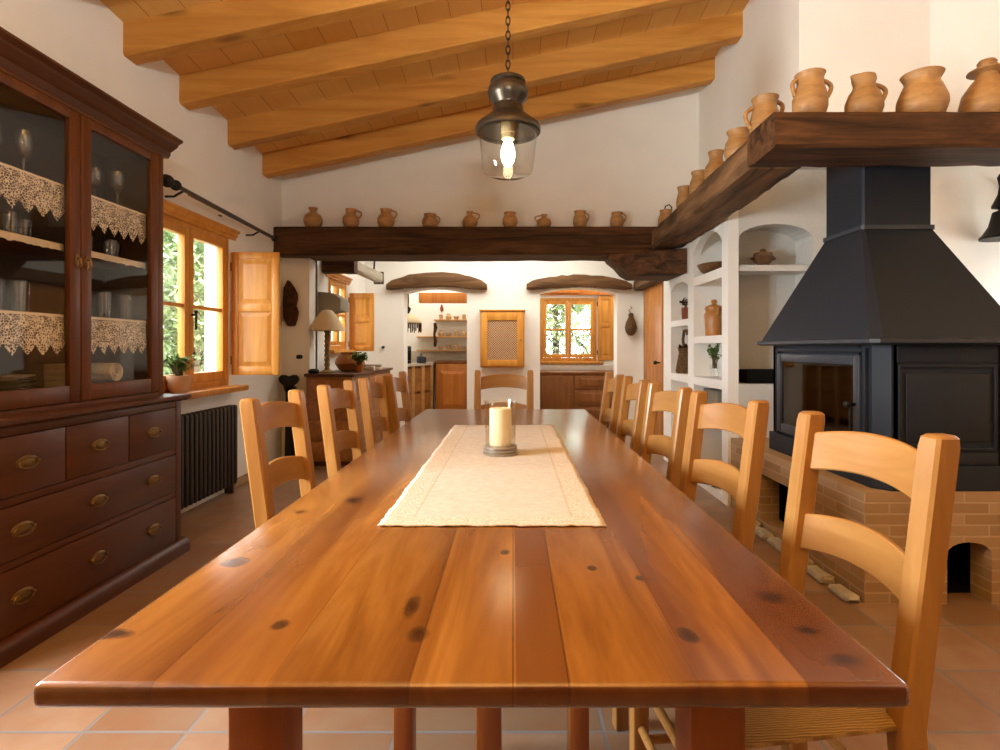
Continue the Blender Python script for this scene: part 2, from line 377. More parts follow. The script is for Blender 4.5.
# ------------------------------------------------------------------ mesh building
class MB:
    def __init__(s): s.bm = bmesh.new()
    def _merge(s, t):
        me = bpy.data.meshes.new('tmp'); t.to_mesh(me); t.free()
        s.bm.from_mesh(me); bpy.data.meshes.remove(me)
    def box(s, x0, x1, y0, y1, z0, z1, r=0.0, seg=2):
        t = bmesh.new()
        vs = [t.verts.new((x, y, z)) for x in (x0, x1) for y in (y0, y1) for z in (z0, z1)]
        for f in ((0, 1, 3, 2), (4, 6, 7, 5), (0, 4, 5, 1), (2, 3, 7, 6), (0, 2, 6, 4), (1, 5, 7, 3)):
            t.faces.new([vs[i] for i in f])
        bmesh.ops.recalc_face_normals(t, faces=t.faces)
        if r > 0: bmesh.ops.bevel(t, geom=list(t.edges), offset=r, segments=seg, profile=0.5, affect='EDGES')
        s._merge(t); return s
    def prism(s, poly, axis, a0, a1, r=0.0):
        """poly: 2-D points; axis 'x': (y,z), 'y': (x,z), 'z': (x,y)"""
        t = bmesh.new()
        def P(p, a): return {'x': (a, p[0], p[1]), 'y': (p[0], a, p[1]), 'z': (p[0], p[1], a)}[axis]
        A = [t.verts.new(P(p, a0)) for p in poly]; B = [t.verts.new(P(p, a1)) for p in poly]
        n = len(poly); t.faces.new(A[::-1]); t.faces.new(B)
        for i in range(n): t.faces.new((A[i], A[(i + 1) % n], B[(i + 1) % n], B[i]))
        bmesh.ops.recalc_face_normals(t, faces=t.faces)
        if r > 0: bmesh.ops.bevel(t, geom=list(t.edges), offset=r, segments=2, profile=0.5, affect='EDGES')
        s._merge(t); return s
    def loft(s, rings, cap=True, closed=True):
        t = bmesh.new(); V = [[t.verts.new(p) for p in rg] for rg in rings]; n = len(V[0])
        for a, b in zip(V, V[1:]):
            for i in range(n if closed else n - 1):
                t.faces.new((a[i], a[(i + 1) % n], b[(i + 1) % n], b[i]))
        if cap: t.faces.new(V[0][::-1]); t.faces.new(V[-1])
        bmesh.ops.recalc_face_normals(t, faces=t.faces)
        s._merge(t); return s
    def lathe(s, prof, c=(0, 0, 0), seg=28, sx=1.0, sy=1.0):
        """prof: (r,z) list, closed on the axis when r = 0"""
        t = bmesh.new(); rings = []
        for r, z in prof:
            if r < 1e-6: rings.append([t.verts.new((c[0], c[1], c[2] + z))])
            else: rings.append([t.verts.new((c[0] + r * sx * math.cos(2 * PI * i / seg), c[1] + r * sy * math.sin(2 * PI * i / seg), c[2] + z)) for i in range(seg)])
        for a, b in zip(rings, rings[1:]):
            for i in range(seg):
                j = (i + 1) % seg
                q = ([a[0]] if len(a) == 1 else [a[i], a[j]]) + ([b[0]] if len(b) == 1 else [b[j], b[i]])
                if len(q) >= 3: t.faces.new(q)
        bmesh.ops.recalc_face_normals(t, faces=t.faces)
        s._merge(t); return s
    def tube(s, pts, rad, seg=10, closed=False, cap=True, flat=None):
        pts = [Vector(p) for p in pts]; n = len(pts)
        rad = rad if isinstance(rad, (list, tuple)) else [rad] * n
        t = bmesh.new(); rings = []; prev = None
        for i, p in enumerate(pts):
            a = pts[(i - 1) % n] if (closed or i > 0) else p; b = pts[(i + 1) % n] if (closed or i < n - 1) else p
            d = (b - a).normalized()
            if prev is None:
                prev = d.orthogonal().normalized()
            prev = (prev - d * prev.dot(d)).normalized(); q = d.cross(prev)
            rings.append([t.verts.new(p + (prev * math.cos(2 * PI * k / seg) + q * math.sin(2 * PI * k / seg)) * rad[i]) for k in range(seg)])
        m = n if closed else n - 1
        for i in range(m):
            a, b = rings[i], rings[(i + 1) % n]
            off = 0
            if closed and i == n - 1:
                off = min(range(seg), key=lambda o: (a[0].co - b[o].co).length)
            for k in range(seg): t.faces.new((a[k], a[(k + 1) % seg], b[(k + 1 + off) % seg], b[(k + off) % seg]))
        if not closed and cap: t.faces.new(rings[0][::-1]); t.faces.new(rings[-1])
        bmesh.ops.recalc_face_normals(t, faces=t.faces)
        s._merge(t); return s
    def cyl(s, p0, p1, r, seg=16): return s.tube([p0, p1], r, seg)
    def ball(s, c, r, seg=16, sz=1.0):
        return s.lathe([(r * math.sin(PI * k / 10) if 0 < k < 10 else 0, -r * sz * math.cos(PI * k / 10)) for k in range(11)], c, seg)
    def leaf(s, p, d, L, wd, up=Vector((0, 0, 1))):
        d = Vector(d).normalized(); p = Vector(p); sd = d.cross(up)
        if sd.length < 1e-3: sd = Vector((1, 0, 0))
        sd.normalize()
        a, b = s.bm.verts.new(p), s.bm.verts.new(p + d * L)
        c, e = s.bm.verts.new(p + d * L * .5 + sd * wd), s.bm.verts.new(p + d * L * .5 - sd * wd)
        s.bm.faces.new((a, c, b, e)); return s
    def build(s, name, mat, parent=None, loc=None, rotz=0.0, smooth=True, angle=35):
        me = bpy.data.meshes.new(name); s.bm.to_mesh(me); s.bm.free()
        me.materials.append(M[mat] if isinstance(mat, str) else mat)
        if smooth:
            me.shade_smooth()
            try: me.set_sharp_from_angle(angle=R(angle))
            except Exception: pass
        o = bpy.data.objects.new(name, me); COL.objects.link(o)
        if parent is not None: o.parent = parent
        if loc is not None: o.location = loc
        o.rotation_euler = (0, 0, rotz)
        return o
def tag(o, label, cat, group=None):
    o['label'] = label; o['category'] = cat
    if group: o['group'] = group
    return o
def thing(name, label, cat, loc=(0, 0, 0), rotz=0.0, group=None):
    o = bpy.data.objects.new(name, None); COL.objects.link(o); o.empty_display_size = 0.1
    o.location = loc; o.rotation_euler = (0, 0, rotz)
    return tag(o, label, cat, group)
def struct(o): o['kind'] = 'structure'; return o
def sroot(name, loc, rotz=0.0):
    o = bpy.data.objects.new(name, None); COL.objects.link(o); o.location = loc; o.rotation_euler = (0, 0, rotz); return struct(o)
def children_of(o): return [c for c in bpy.data.objects if c.parent == o]
def copy_tree(o, parent=None):
    c = o.copy(); COL.objects.link(c)
    if parent is not None: c.parent = parent
    for ch in children_of(o): copy_tree(ch, c)
    return c
def rough_beam(mb, p0, p1, w, h, n=24, jit=0.006, seed=1, ch=0.02):
    """a hewn timber from p0 to p1: section w wide and h high, chamfered and uneven"""
    rnd = random.Random(seed); p0, p1 = Vector(p0), Vector(p1); d = (p1 - p0).normalized()
    sd = d.cross(Vector((0, 0, 1))).normalized(); up = Vector((0, 0, 1))
    sec = []
    pts = [(-w / 2, -h / 2), (w / 2, -h / 2), (w / 2, h / 2), (-w / 2, h / 2)]
    for i in range(4):
        a = Vector(pts[i]); b = Vector(pts[(i + 1) % 4])
        e = (b - a).normalized(); L = (b - a).length
        for f in (ch, L * .33, L * .66, L - ch): sec.append(a + e * f)
    off = [rnd.uniform(-1, 1) for _ in sec]
    rings = []
    for k in range(n + 1):
        q = p0 + (p1 - p0) * (k / n); rg = []
        for i, s_ in enumerate(sec):
            off[i] = off[i] * .7 + rnd.uniform(-1, 1) * .5
            r = 1 + off[i] * jit / (max(w, h) / 2)
            ty = s_[1] * (1 + (off[i] * jit / (h / 2) if s_[1] < h / 2 - 1e-4 else 0))
            rg.append(q + sd * s_[0] * r + up * ty)
        rings.append(rg)
    mb.loft(rings)
def wall_holes(mb, axis, c0, c1, a0, a1, z0, z1, holes):
    """a wall slab (axis 'x': thickness c0..c1 in x, runs a0..a1 in y) with rectangular holes (b0,b1,h0,h1)"""
    def bx(p, q, r, s_):
        if q - p < 1e-4 or s_ - r < 1e-4: return
        if axis == 'x': mb.box(c0, c1, p, q, r, s_)
        else: mb.box(p, q, c0, c1, r, s_)
    cur = a0
    for (b0, b1, h0, h1) in sorted(holes):
        bx(cur, b0, z0, z1); bx(b0, b1, z0, h0); bx(b0, b1, h1, z1); cur = b1
    bx(cur, a1, z0, z1)
def arch_header(b0, b1, zs, za, ztop, n=12):
    """polygon of the wall above an arch from spring zs to apex za"""
    P = [(b0, ztop), (b0, zs)]
    for k in range(1, n):
        a = PI * (1 - k / n); P.append(((b0 + b1) / 2 + (b1 - b0) / 2 * math.cos(a), zs + (za - zs) * math.sin(a)))
    return P + [(b1, zs), (b1, ztop)]

# ------------------------------------------------------------------ room shell
XL, YB, XR = -2.36, 5.72, 1.90
def zb(x, y): return 2.835 + 0.2125 * (x - XL) - 0.075 * (y - 4.95)     # underside of the ceiling beams
m = MB(); m.box(-2.8, 4.5, -1.9, 10.0, -0.12, 0.0); struct(m.build('floor', 'tiles', smooth=False))
m = MB()
def cpt(x, y, d): return (x, y, zb(x, y) + 0.20 + d)
m.loft([[cpt(-2.6, -1.9, 0), cpt(4.5, -1.9, 0), cpt(4.5, 5.95, 0), cpt(-2.6, 5.95, 0)], [cpt(-2.6, -1.9, .1), cpt(4.5, -1.9, .1), cpt(4.5, 5.95, .1), cpt(-2.6, 5.95, .1)]])
struct(m.build('ceiling', 'boards', smooth=False))
m = MB(); wall_holes(m, 'x', -2.56, XL, -1.8, YB + .01, 0, 3.8, [(3.5, 4.65, .87, 2.10), (.95, 1.87, .9, 2.1)])
struct(m.build('wall_left', 'plaster', smooth=False))
m = MB(); wall_holes(m, 'y', -1.8, -1.6, -2.56, 4.4, 0, 5.2, [])
struct(m.build('wall_front', 'panelling', smooth=False))
m = MB(); wall_holes(m, 'x', 4.2, 4.4, -1.8, 4.3, 0, 5.2, [(3.08, 4.02, 1.0, 2.0)])
struct(m.build('wall_right', 'plaster', smooth=False))
m = MB(); m.box(-2.56, 1.95, YB, 5.95, 2.378, 4.6); m.box(-2.56, -2.08, YB, 5.95, 0, 2.379)
struct(m.build('wall_back', 'plaster', smooth=False))
# chimney side: low wall with niches, taller breast above it
m = MB()
m.box(1.6, 1.68, 4.17, 4.29, 0, 2.48)
m.box(1.6, 1.92, 4.96, 5.12, 0, 2.48); m.box(1.6, 1.92, 5.67, 5.95, 0, 2.48)
m.box(1.90, 1.96, 4.46, 5.95, 0, 2.6)
m.prism(arch_header(4.28, 4.97, 1.96, 2.13, 2.48), 'x', 1.6, 1.664)
m.prism(arch_header(5.11, 5.68, 1.72, 1.81, 2.48), 'x', 1.6, 1.91)
for a, b in ((1.725, 1.80), (1.22, 1.28), (.86, .93), (0, .06)): m.box(1.602, 1.664, 4.28, 4.46, a, b); m.box(1.602, 1.91, 4.459, 4.97, a, b)
for a, b in ((1.39, 1.45), (.86, .93), (0, .06)): m.box(1.602, 1.91, 5.11, 5.68, a, b)
m.box(1.665, 1.68, 4.172, 4.45, .0, 2.47)
struct(m.build('wall_niche', 'plaster', smooth=False))
m = MB()
m.box(1.67, 4.3, 4.425, 4.47, 0, 2.615)
m.box(2.23, 2.34, 4.17, 4.43, 0, 2.62)
m.prism(arch_header(1.679, 2.235, 1.99, 2.105, 2.62), 'y', 4.171, 4.43)
m.box(1.679, 2.235, 4.171, 4.43, 0, .91)
m.box(1.679, 2.235, 4.18, 4.43, 1.755, 1.80)
struct(m.build('wall_chimney', 'shaded_rough_plaster', smooth=False))
m = MB(); m.box(2.34, 4.3, 4.17, 4.43, 0, 2.62); struct(m.build('wall_alcove', 'plaster', smooth=False))
m = MB()
m.prism([(XR, 5.95), (XR, 3.72), (2.77, 3.72), (3.25, 3.30), (4.4, 3.30), (4.4, 5.95)], 'z', 2.62, 5.3)
m.prism([(XR, 5.95), (XR, 4.45), (4.4, 4.45), (4.4, 5.95)], 'z', 2.40, 2.63)
struct(m.build('wall_breast', 'plaster', smooth=False))
m = MB(); m.box(1.80, 2.32, 2.97, 3.8, 2.39, 2.425); m.box(1.85, 2.28, 3.70, 3.8, 2.42, 2.63); struct(m.build('ceiling_mantel', 'shaded_rough_plaster', smooth=False))
# rooms behind
m = MB(); wall_holes(m, 'x', -2.28, -2.08, 5.9, 8.0, 0, 2.76, [(6.3, 7.0, 1.16, 1.99)])
struct(m.build('wall_pantry', 'plaster', smooth=False))
m = MB(); Y0, Y1 = 7.9, 8.18
for a, b in ((-2.28, -1.54), (-.65, .38), (1.47, 2.0)): m.box(a, b, Y0, Y1, 0, 2.76)
def bow(b0, b1, zs, za, zt):
    P = [(b0, zt), (b0, zs)]
    for k in range(1, 8):
        q = k / 8; P.append((b0 + (b1 - b0) * q, zs + (za - zs) * 4 * q * (1 - q)))
    return P + [(b1, zs), (b1, zt)]
m.prism(bow(-1.541, -.649, 1.96, 2.03, 2.76), 'y', Y0, Y1); m.prism(bow(.379, 1.471, 1.96, 2.03, 2.76), 'y', Y0, Y1)
struct(m.build('wall_kitchen', 'plaster', smooth=False))
m = MB(); m.box(1.85, 2.05, 5.9, 9.0, 0, 2.76); struct(m.build('wall_hall', 'plaster', smooth=False))
m = MB()
m.box(-2.4, 0.0, 9.6, 9.75, 0, 2.76); m.box(-0.1, 0.0, 8.17, 9.7, 0, 2.76); m.box(-2.4, -2.28, 7.9, 9.75, 0, 2.76)
struct(m.build('wall_scullery', 'plaster', smooth=False))
m = MB(); wall_holes(m, 'y', 8.72, 8.9, 0.0, 2.05, 0, 2.76, [(.42, 1.30, .978, 1.957)])
struct(m.build('wall_far', 'plaster', smooth=False))
m = MB(); m.box(-2.6, 2.1, 5.9, 9.8, 2.75, 2.85); struct(m.build('ceiling_kitchen', 'plaster', smooth=False))
m = MB(); m.box(-40, 40, -20, 60, -.32, -.13); g = m.build('ground', 'grass', smooth=False); struct(g)
area('kitchen_ceiling_fill', (-0.2, 6.9, 2.72), (0, 0, 0), 2.6, 1.2, 52, (1.0, 0.95, 0.84))  # fill lights added under the back-room ceilings; no skylight is built
area('scullery_ceiling_fill', (-1.2, 8.9, 2.72), (0, 0, 0), 1.2, 0.8, 20, (1.0, 0.92, 0.80))  # added fill for the left back room, ceiling closed above
area('pantry_ceiling_fill', (1.0, 8.42, 2.72), (0, 0, 0), 1.2, 0.3, 12, (1.0, 0.94, 0.86))  # added fill over the far window's cabinet, ceiling closed above

# ------------------------------------------------------------------ windows (local: x along the wall, -y into the room, z up from the sill line)
def window(n, loc, rotz, Wd, H, fr=.05, st=.055, rows=2, head=True, sill=.12, rev=.0, mat='honey', handle=True, depth=.06):
    r = sroot('window_%d' % n, loc, rotz)
    f = MB(); h = Wd / 2
    for a in (-h, h - fr): f.box(a, a + fr, 0, depth, 0, H, .004)
    f.box(-h + fr, h - fr, 0, depth, 0, fr, .004); f.box(-h + fr, h - fr, 0, depth, H - fr, H, .004)
    f.build('window_frame', mat, r)
    for sgn in (-1, 1):
        x0, x1 = (-h + fr + .002, -.002) if sgn < 0 else (.002, h - fr - .002)
        s = MB(); z0, z1 = fr + .002, H - fr - .002
        for a in (x0, x1 - st): s.box(a, a + st, -.008, depth - .015, z0, z1, .004)
        s.box(x0 + st, x1 - st, -.006, depth - .015, z0, z0 + st * 1.3, .003); s.box(x0 + st, x1 - st, -.006, depth - .015, z1 - st, z1, .003)
        for k in range(1, rows):
            zm = z0 + (z1 - z0) * k / rows; s.box(x0 + st, x1 - st, .0, depth - .02, zm - .014, zm + .014, .003)
        so = s.build('sash', mat, r)
        p = MB(); p.box(x0 + st - .004, x1 - st + .004, .018, .022, z0 + st, z1 - st + .004); p.build('pane', 'glass', so, smooth=False)
        if handle and sgn > 0:
            k = MB(); k.cyl((x0 + .026, -.008, H * .45), (x0 + .026, -.045, H * .45), .009); k.cyl((x0 + .026, -.04, H * .45 + .01), (x0 + .026, -.04, H * .45 - .11), .008); k.ball((x0 + .026, -.04, H * .45 + .02), .014)
            k.build('handle', 'iron', so)
    if head:
        k = MB()
        k.prism([(0.0, H + .075), (-.03, H + .075), (-.055, H + .062), (-.055, H + .05), (-.035, H + .04), (-.035, H + .018), (-.018, H + .008), (-.018, H - .012), (0, H - .012)], 'x', -h - .09, h + .09)
        k.build('window_head', mat, r)
    if sill:
        k = MB(); k.box(-h - .09, h + .09, -sill, .0, -.045, 0.0, .01); k.build('window_sill', mat, r)
    return r
def shutter(name, label, loc, rotz, Wd, H, group=None, cat='shutter'):
    """hinged at x = 0, spreads to +x, face at -y"""
    t = thing(name, label, cat, loc, rotz, group)
    f = MB(); s = .055; zm = H * .545
    for a in (0, Wd - s): f.box(a, a + s, 0, .03, 0, H, .004)
    for a, b in ((0, s * 1.2), (zm - s * .55, zm + s * .55), (H - s, H)): f.box(s, Wd - s, 0.001, .029, a, b, .003)
    f.build('frame', 'honey', t)
    for a, b in ((s * 1.2, zm - s * .55), (zm + s * .55, H - s)):
        p = MB(); p.box(s - .003, Wd - s + .003, .011, .019, a - .003, b + .003)
        i = .045
        x0, x1, z0, z1 = s, Wd - s, a, b
        for yo, yi in ((.011, .003), (.019, .027)):
            p.loft([[(x0 + .012, yo, z0 + .012), (x1 - .012, yo, z0 + .012), (x1 - .012, yo, z1 - .012), (x0 + .012, yo, z1 - .012)],
                    [(x0 + i, yi, z0 + i), (x1 - i, yi, z0 + i), (x1 - i, yi, z1 - i), (x0 + i, yi, z1 - i)]])
        p.build('panel', 'honey', t, smooth=False)
    for z in (H * .12, H * .88): MB().cyl((-.004, .015, z - .035), (-.004, .015, z + .035), .008).build('hinge', 'iron', t)
    return t
window(1, (XL - .002, 4.075, .87), R(90), 1.15, 1.23, sill=.13)
shutter('window_shutter', 'open honey pine panelled shutter beside the large window, above the black radiator', (XL + .012, 4.665, .955), 0, .395, 1.025)
window(2, (XL - .002, 1.41, .9), R(90), .92, 1.2, sill=.12)
window(3, (-2.082, 6.65, 1.16), R(90), .70, .83, fr=.045, st=.04, sill=.1, handle=False)
shutter('window_shutter', 'small honey pine panelled shutter on the far window past the cream table lamp', (-2.06, 7.04, 1.14), 0, .31, .73)
w4 = window(4, (.86, 8.715, .978), 0, .88, .979, fr=.05, st=.045, head=False, sill=.09, mat='honey', handle=False)
gr = MB()
for sgn in (-1, 1):
    cx = sgn * .21
    for a in (-.12, -.04, .04, .12):
        gr.tube([(cx + a, .12, .07), (cx + a * .3 + .03, .12, .22), (cx - a, .12, .36), (cx - a * 1.2, .12, .47)], .006, 6)
    gr.tube([(cx - .15, .12, .07), (cx, .12, .30), (cx + .15, .12, .07)], .006, 6)
    gr.tube([(cx - .15, .12, .46), (cx, .12, .24), (cx + .15, .12, .46)], .006, 6)
gr.tube([(-.42, .12, .48), (.42, .12, .48)], .008, 6); gr.tube([(-.42, .12, .06), (.42, .12, .06)], .008, 6)
gr.build('window_grille', 'iron', w4)
shutter('window_shutter', 'orange panelled shutter right of the far kitchen window under the right lintel', (1.315, 8.68, .99), 0, .25, .995)
m = MB(); m.box(.40, 1.84, 8.66, 8.715, 2.0, 2.2, .004); tag(m.build('pelmet_board', 'orange'), 'orange wooden board above the far kitchen window', 'board')
m = MB(); m.box(.43, 1.02, 8.63, 8.66, 2.03, 2.14, .004); m.build('raised_panel', 'orange', bpy.data.objects['pelmet_board'])
w5 = window(5, (4.202, 3.55, 1.0), R(-90), .94, 1.0, head=False, sill=.1)  # unseen window put in to send cool light along the right wall

# skirting
for nm, bx_ in (('baseboard_left', (XL, XL + .012, 4.66, YB, 0, .07)), ('baseboard_back', (XL, -2.08, YB - .012, YB, 0, .07))):
    m = MB(); m.box(*bx_); struct(m.build(nm, 'brick', smooth=False))

# ------------------------------------------------------------------ ceiling beams
bl = {3.39: 'fourth pine ceiling beam from the back wall, nearest one whose left end shows above the cabinet', 3.96: 'third pine ceiling beam from the back wall, above the cabinet end',
      4.63: 'second pine ceiling beam from the back wall, longer right end high on white wall', 5.27: 'last pine ceiling beam, close against the back wall'}
for i, y in enumerate((1.47, 2.11, 2.75, 3.39, 3.96, 4.63, 5.27)):
    x1 = XR + .01 if y > 3.6 else 4.2
    mb = MB(); w, h = .13, .215; rings = []
    rnd = random.Random(i)
    for k in range(17):
        x = XL - .01 + (x1 - XL + .01) * k / 16; z = zb(x, y) ; c = .012
        o = [rnd.uniform(-.003, .003) for _ in range(3)]
        rings.append([(x, y + c + o[0], z), (x, y + w - c, z + o[2]), (x, y + w + o[1], z + c), (x, y + w, z + h), (x, y, z + h), (x, y + o[0], z + c)])
    mb.loft(rings)
    tag(mb.build('ceiling_beam', 'beam'), bl.get(y) or ['pine ceiling beam farthest forward over the near table end', 'pine ceiling beam over the near half of the table', 'pine ceiling beam just in front of the pendant lamp'][i], 'beam', 'sloping pine ceiling beams')

# ------------------------------------------------------------------ old oak beams
mb = MB(); rough_beam(mb, (XL + .005, 5.725, 2.239), (1.62, 5.725, 2.239), .44, .278, 40, .007, 3)
tag(mb.build('lintel_beam', 'old_x'), 'long dark oak beam with small clay jugs spanning the opening to the kitchen', 'beam')
mb = MB(); mb.prism([(.93, 2.098), (.955, 2.05), (1.03, 1.99), (1.10, 1.91), (1.17, 1.872), (1.598, 1.868), (1.598, 2.098)], 'y', 5.13, 5.78, .012)
for v in mb.bm.verts:
    if v.co.y < 5.4: v.co.y += (1.598 - v.co.x) / .67 * .36
tag(mb.build('corbel', 'old_x'), 'dark oak corbel under the right end of the long beam', 'corbel')
AN = Vector((1.386, 2.955, 2.215)); AF = Vector((1.468, 5.32, 2.215))
mb = MB(); rough_beam(mb, AN + Vector((0, .0, 0)), AF, .29, .17, 36, .008, 11, .015)
mant = tag(mb.build('mantel_beam', 'old_y'), 'dark oak mantel beam running from fireplace corner back to the long beam', 'beam')
mb = MB(); rough_beam(mb, (1.236, 2.795, 2.215), (4.2, 2.795, 2.215), .31, .17, 40, .008, 17, .015)
tag(mb.build('mantel_beam', 'old_x'), 'dark oak mantel beam across the front of the black fireplace hood', 'beam')
def lintel(x0, x1, zt, zm, ze, lab, seed):
    # bowed hewn lintel: rises in the middle
    rnd = random.Random(seed); mb = MB(); rings = []; n = 18
    for k in range(n + 1):
        q = k / n; x = x0 + (x1 - x0) * q; bw = 4 * q * (1 - q)
        lo = ze + (zm - ze) * bw; hi = ze + .10 + (zt - ze - .10) * bw ** .8
        en = min(1, min(q, 1 - q) * 14 + .62); c = (lo + hi) / 2; hh = (hi - lo) / 2 * en
        y0, y1 = 7.78, 7.9
        j = lambda: rnd.uniform(-.008, .008)
        rings.append([(x, y0 + .02, c - hh + j()), (x, y1 + .1, c - hh), (x, y1 + .1, c + hh), (x, y0 + .02, c + hh + j()), (x, y0 + j() * .5, c + hh * .5), (x, y0 + j() * .5, c - hh * .5)])
    mb.loft(rings); return tag(mb.build('door_lintel', 'lintel'), lab, 'lintel')
lintel(-1.765, -.365, 2.235, 2.04, 1.985, 'bowed old wood lintel above the left kitchen opening', 1)
lintel(.19, 1.66, 2.20, 2.03, 1.985, 'bowed old wood lintel above the right kitchen opening', 2)
mb = MB(); rough_beam(mb, (1.775, 6.45, 2.06), (1.775, 7.88, 2.06), .15, .15, 10, .006, 5)
tag(mb.build('door_lintel', 'old_y'), 'dark wood lintel over the plank door at right of the passage', 'lintel')
d = sroot('door_1', (1.845, 7.25, 0))
for k in range(5):
    pl = MB(); y = -.48 + k * .192; pl.box(-.045, 0, y + .002, y + .19, 0.01, 1.98, .004); pl.build('plank', 'plank', d)
k = MB(); k.cyl((-.045, -.38, 1.0), (-.09, -.38, 1.0), .01); k.ball((-.1, -.38, 1.0), .025); k.build('handle', 'iron', d)

# ------------------------------------------------------------------ dining table
t = thing('dining_table', 'long glossy orange-brown wooden dining table running down the middle of the room', 'table', (TCX, TCY, 0))
tw, tl = 1.102, 3.158
m = MB(); m.box(-tw / 2, tw / 2, -tl / 2, tl / 2, .727, .76, .010, 3)
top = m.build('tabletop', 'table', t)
for x, y in ((-.425, -1.347), (.344, -1.347), (-.222, 1.2), (.128, 1.2)):
    m = MB(); m.box(x + .002, x + .096, y, y + .09, 0, .727, .006); m.build('leg', 'tableleg', t)
for x in (-.40, .36):
    m = MB(); m.box(x + .02, x + .045, -1.24, 1.25, .645, .727, .003); m.build('apron', 'tableleg', t)
m = MB(); m.box(-.05, .02, -.74, -.66, 0, .727, .006); m.build('support_post', 'tableleg', t)
m = MB(); m.box(-.05, .02, .66, .74, 0, .727, .006); m.build('support_post', 'tableleg', t)
for a in (-.278, .207):
    m = MB(); m.box(a, a + .055, -.74, -.68, 0, .727, .006); m.build('support_post', 'tableleg', t)
# runner
m = bmesh.new(); nx, ny = 40, 120; hw, hl = .267, .853; rnd = random.Random(4)
gx = [[None] * (ny + 1) for _ in range(nx + 1)]
wob = [sum(math.sin(i * f + p) * a for f, p, a in ((.31, 0, .4), (.83, 1, .3), (2.1, 2, .35))) for i in range(200)]
mb = MB(); rows = []
for j in range(ny + 1):
    row = []
    for i in range(nx + 1):
        x = -hw + 2 * hw * i / nx; y = -hl + 2 * hl * j / ny
        ex = max(0, abs(x) - .2) / .067; ey = max(0, abs(y) - .79) / .063
        e = max(ex, ey)
        if ex > 0: x += wob[j] * .003 * ex * (1 if x > 0 else -1)
        if ey > 0: y += wob[i * 3 + 20] * .004 * ey
        z = .0045 + .0025 * e * max(0, wob[(i * 2 + j) % 200]) + .0003 * math.sin(i * .9) * math.sin(j * .5)
        row.append((x, y, max(.003, z)))
    rows.append(row)
bm_ = mb.bm
V = [[bm_.verts.new(p) for p in r_] for r_ in rows]
for j in range(ny):
    for i in range(nx): bm_.faces.new((V[j][i], V[j][i + 1], V[j + 1][i + 1], V[j + 1][i]))
ro = mb.build('table_runner', 'runner', loc=(-.049, 2.165, .76))
tag(ro, 'beige linen table runner with woven border lying along the dining table', 'table runner')
sol = ro.modifiers.new('thickness', 'SOLIDIFY'); sol.thickness = .003; sol.offset = -1

# candle in a glass
CX, CY, CZ = -.049, 2.2, .766
t = thing('candle_holder', 'glass hurricane candle holder on a ringed metal base standing on the runner', 'candle holder', (CX, CY, CZ))
m = MB(); m.lathe([(0, 0), (.068, 0), (.069, .005), (.062, .009), (.067, .014), (.067, .018), (.061, .022), (.066, .027), (.066, .031), (.060, .034), (.0, .034)]); m.build('base', 'pewter', t)
m = MB(); m.lathe([(.058, .034), (.060, .05), (.060, .19), (.064, .205), (.0625, .207), (.0575, .19), (.0575, .05), (.055, .036)], seg=36); m.build('glass_cylinder', 'lampglass', t)
t = thing('candle', 'thick cream pillar candle inside the glass holder', 'candle', (CX, CY, CZ + .0345))
m = MB(); m.lathe([(0, 0), (.042, 0), (.043, .004), (.043, .140), (.040, .144), (.03, .141), (0, .139)], seg=32); m.build('wax', 'wax', t)
m = MB(); m.tube([(0, 0, .138), (.001, 0, .148), (.004, 0, .155)], .0015, 6); m.build('wick', 'wick', t)

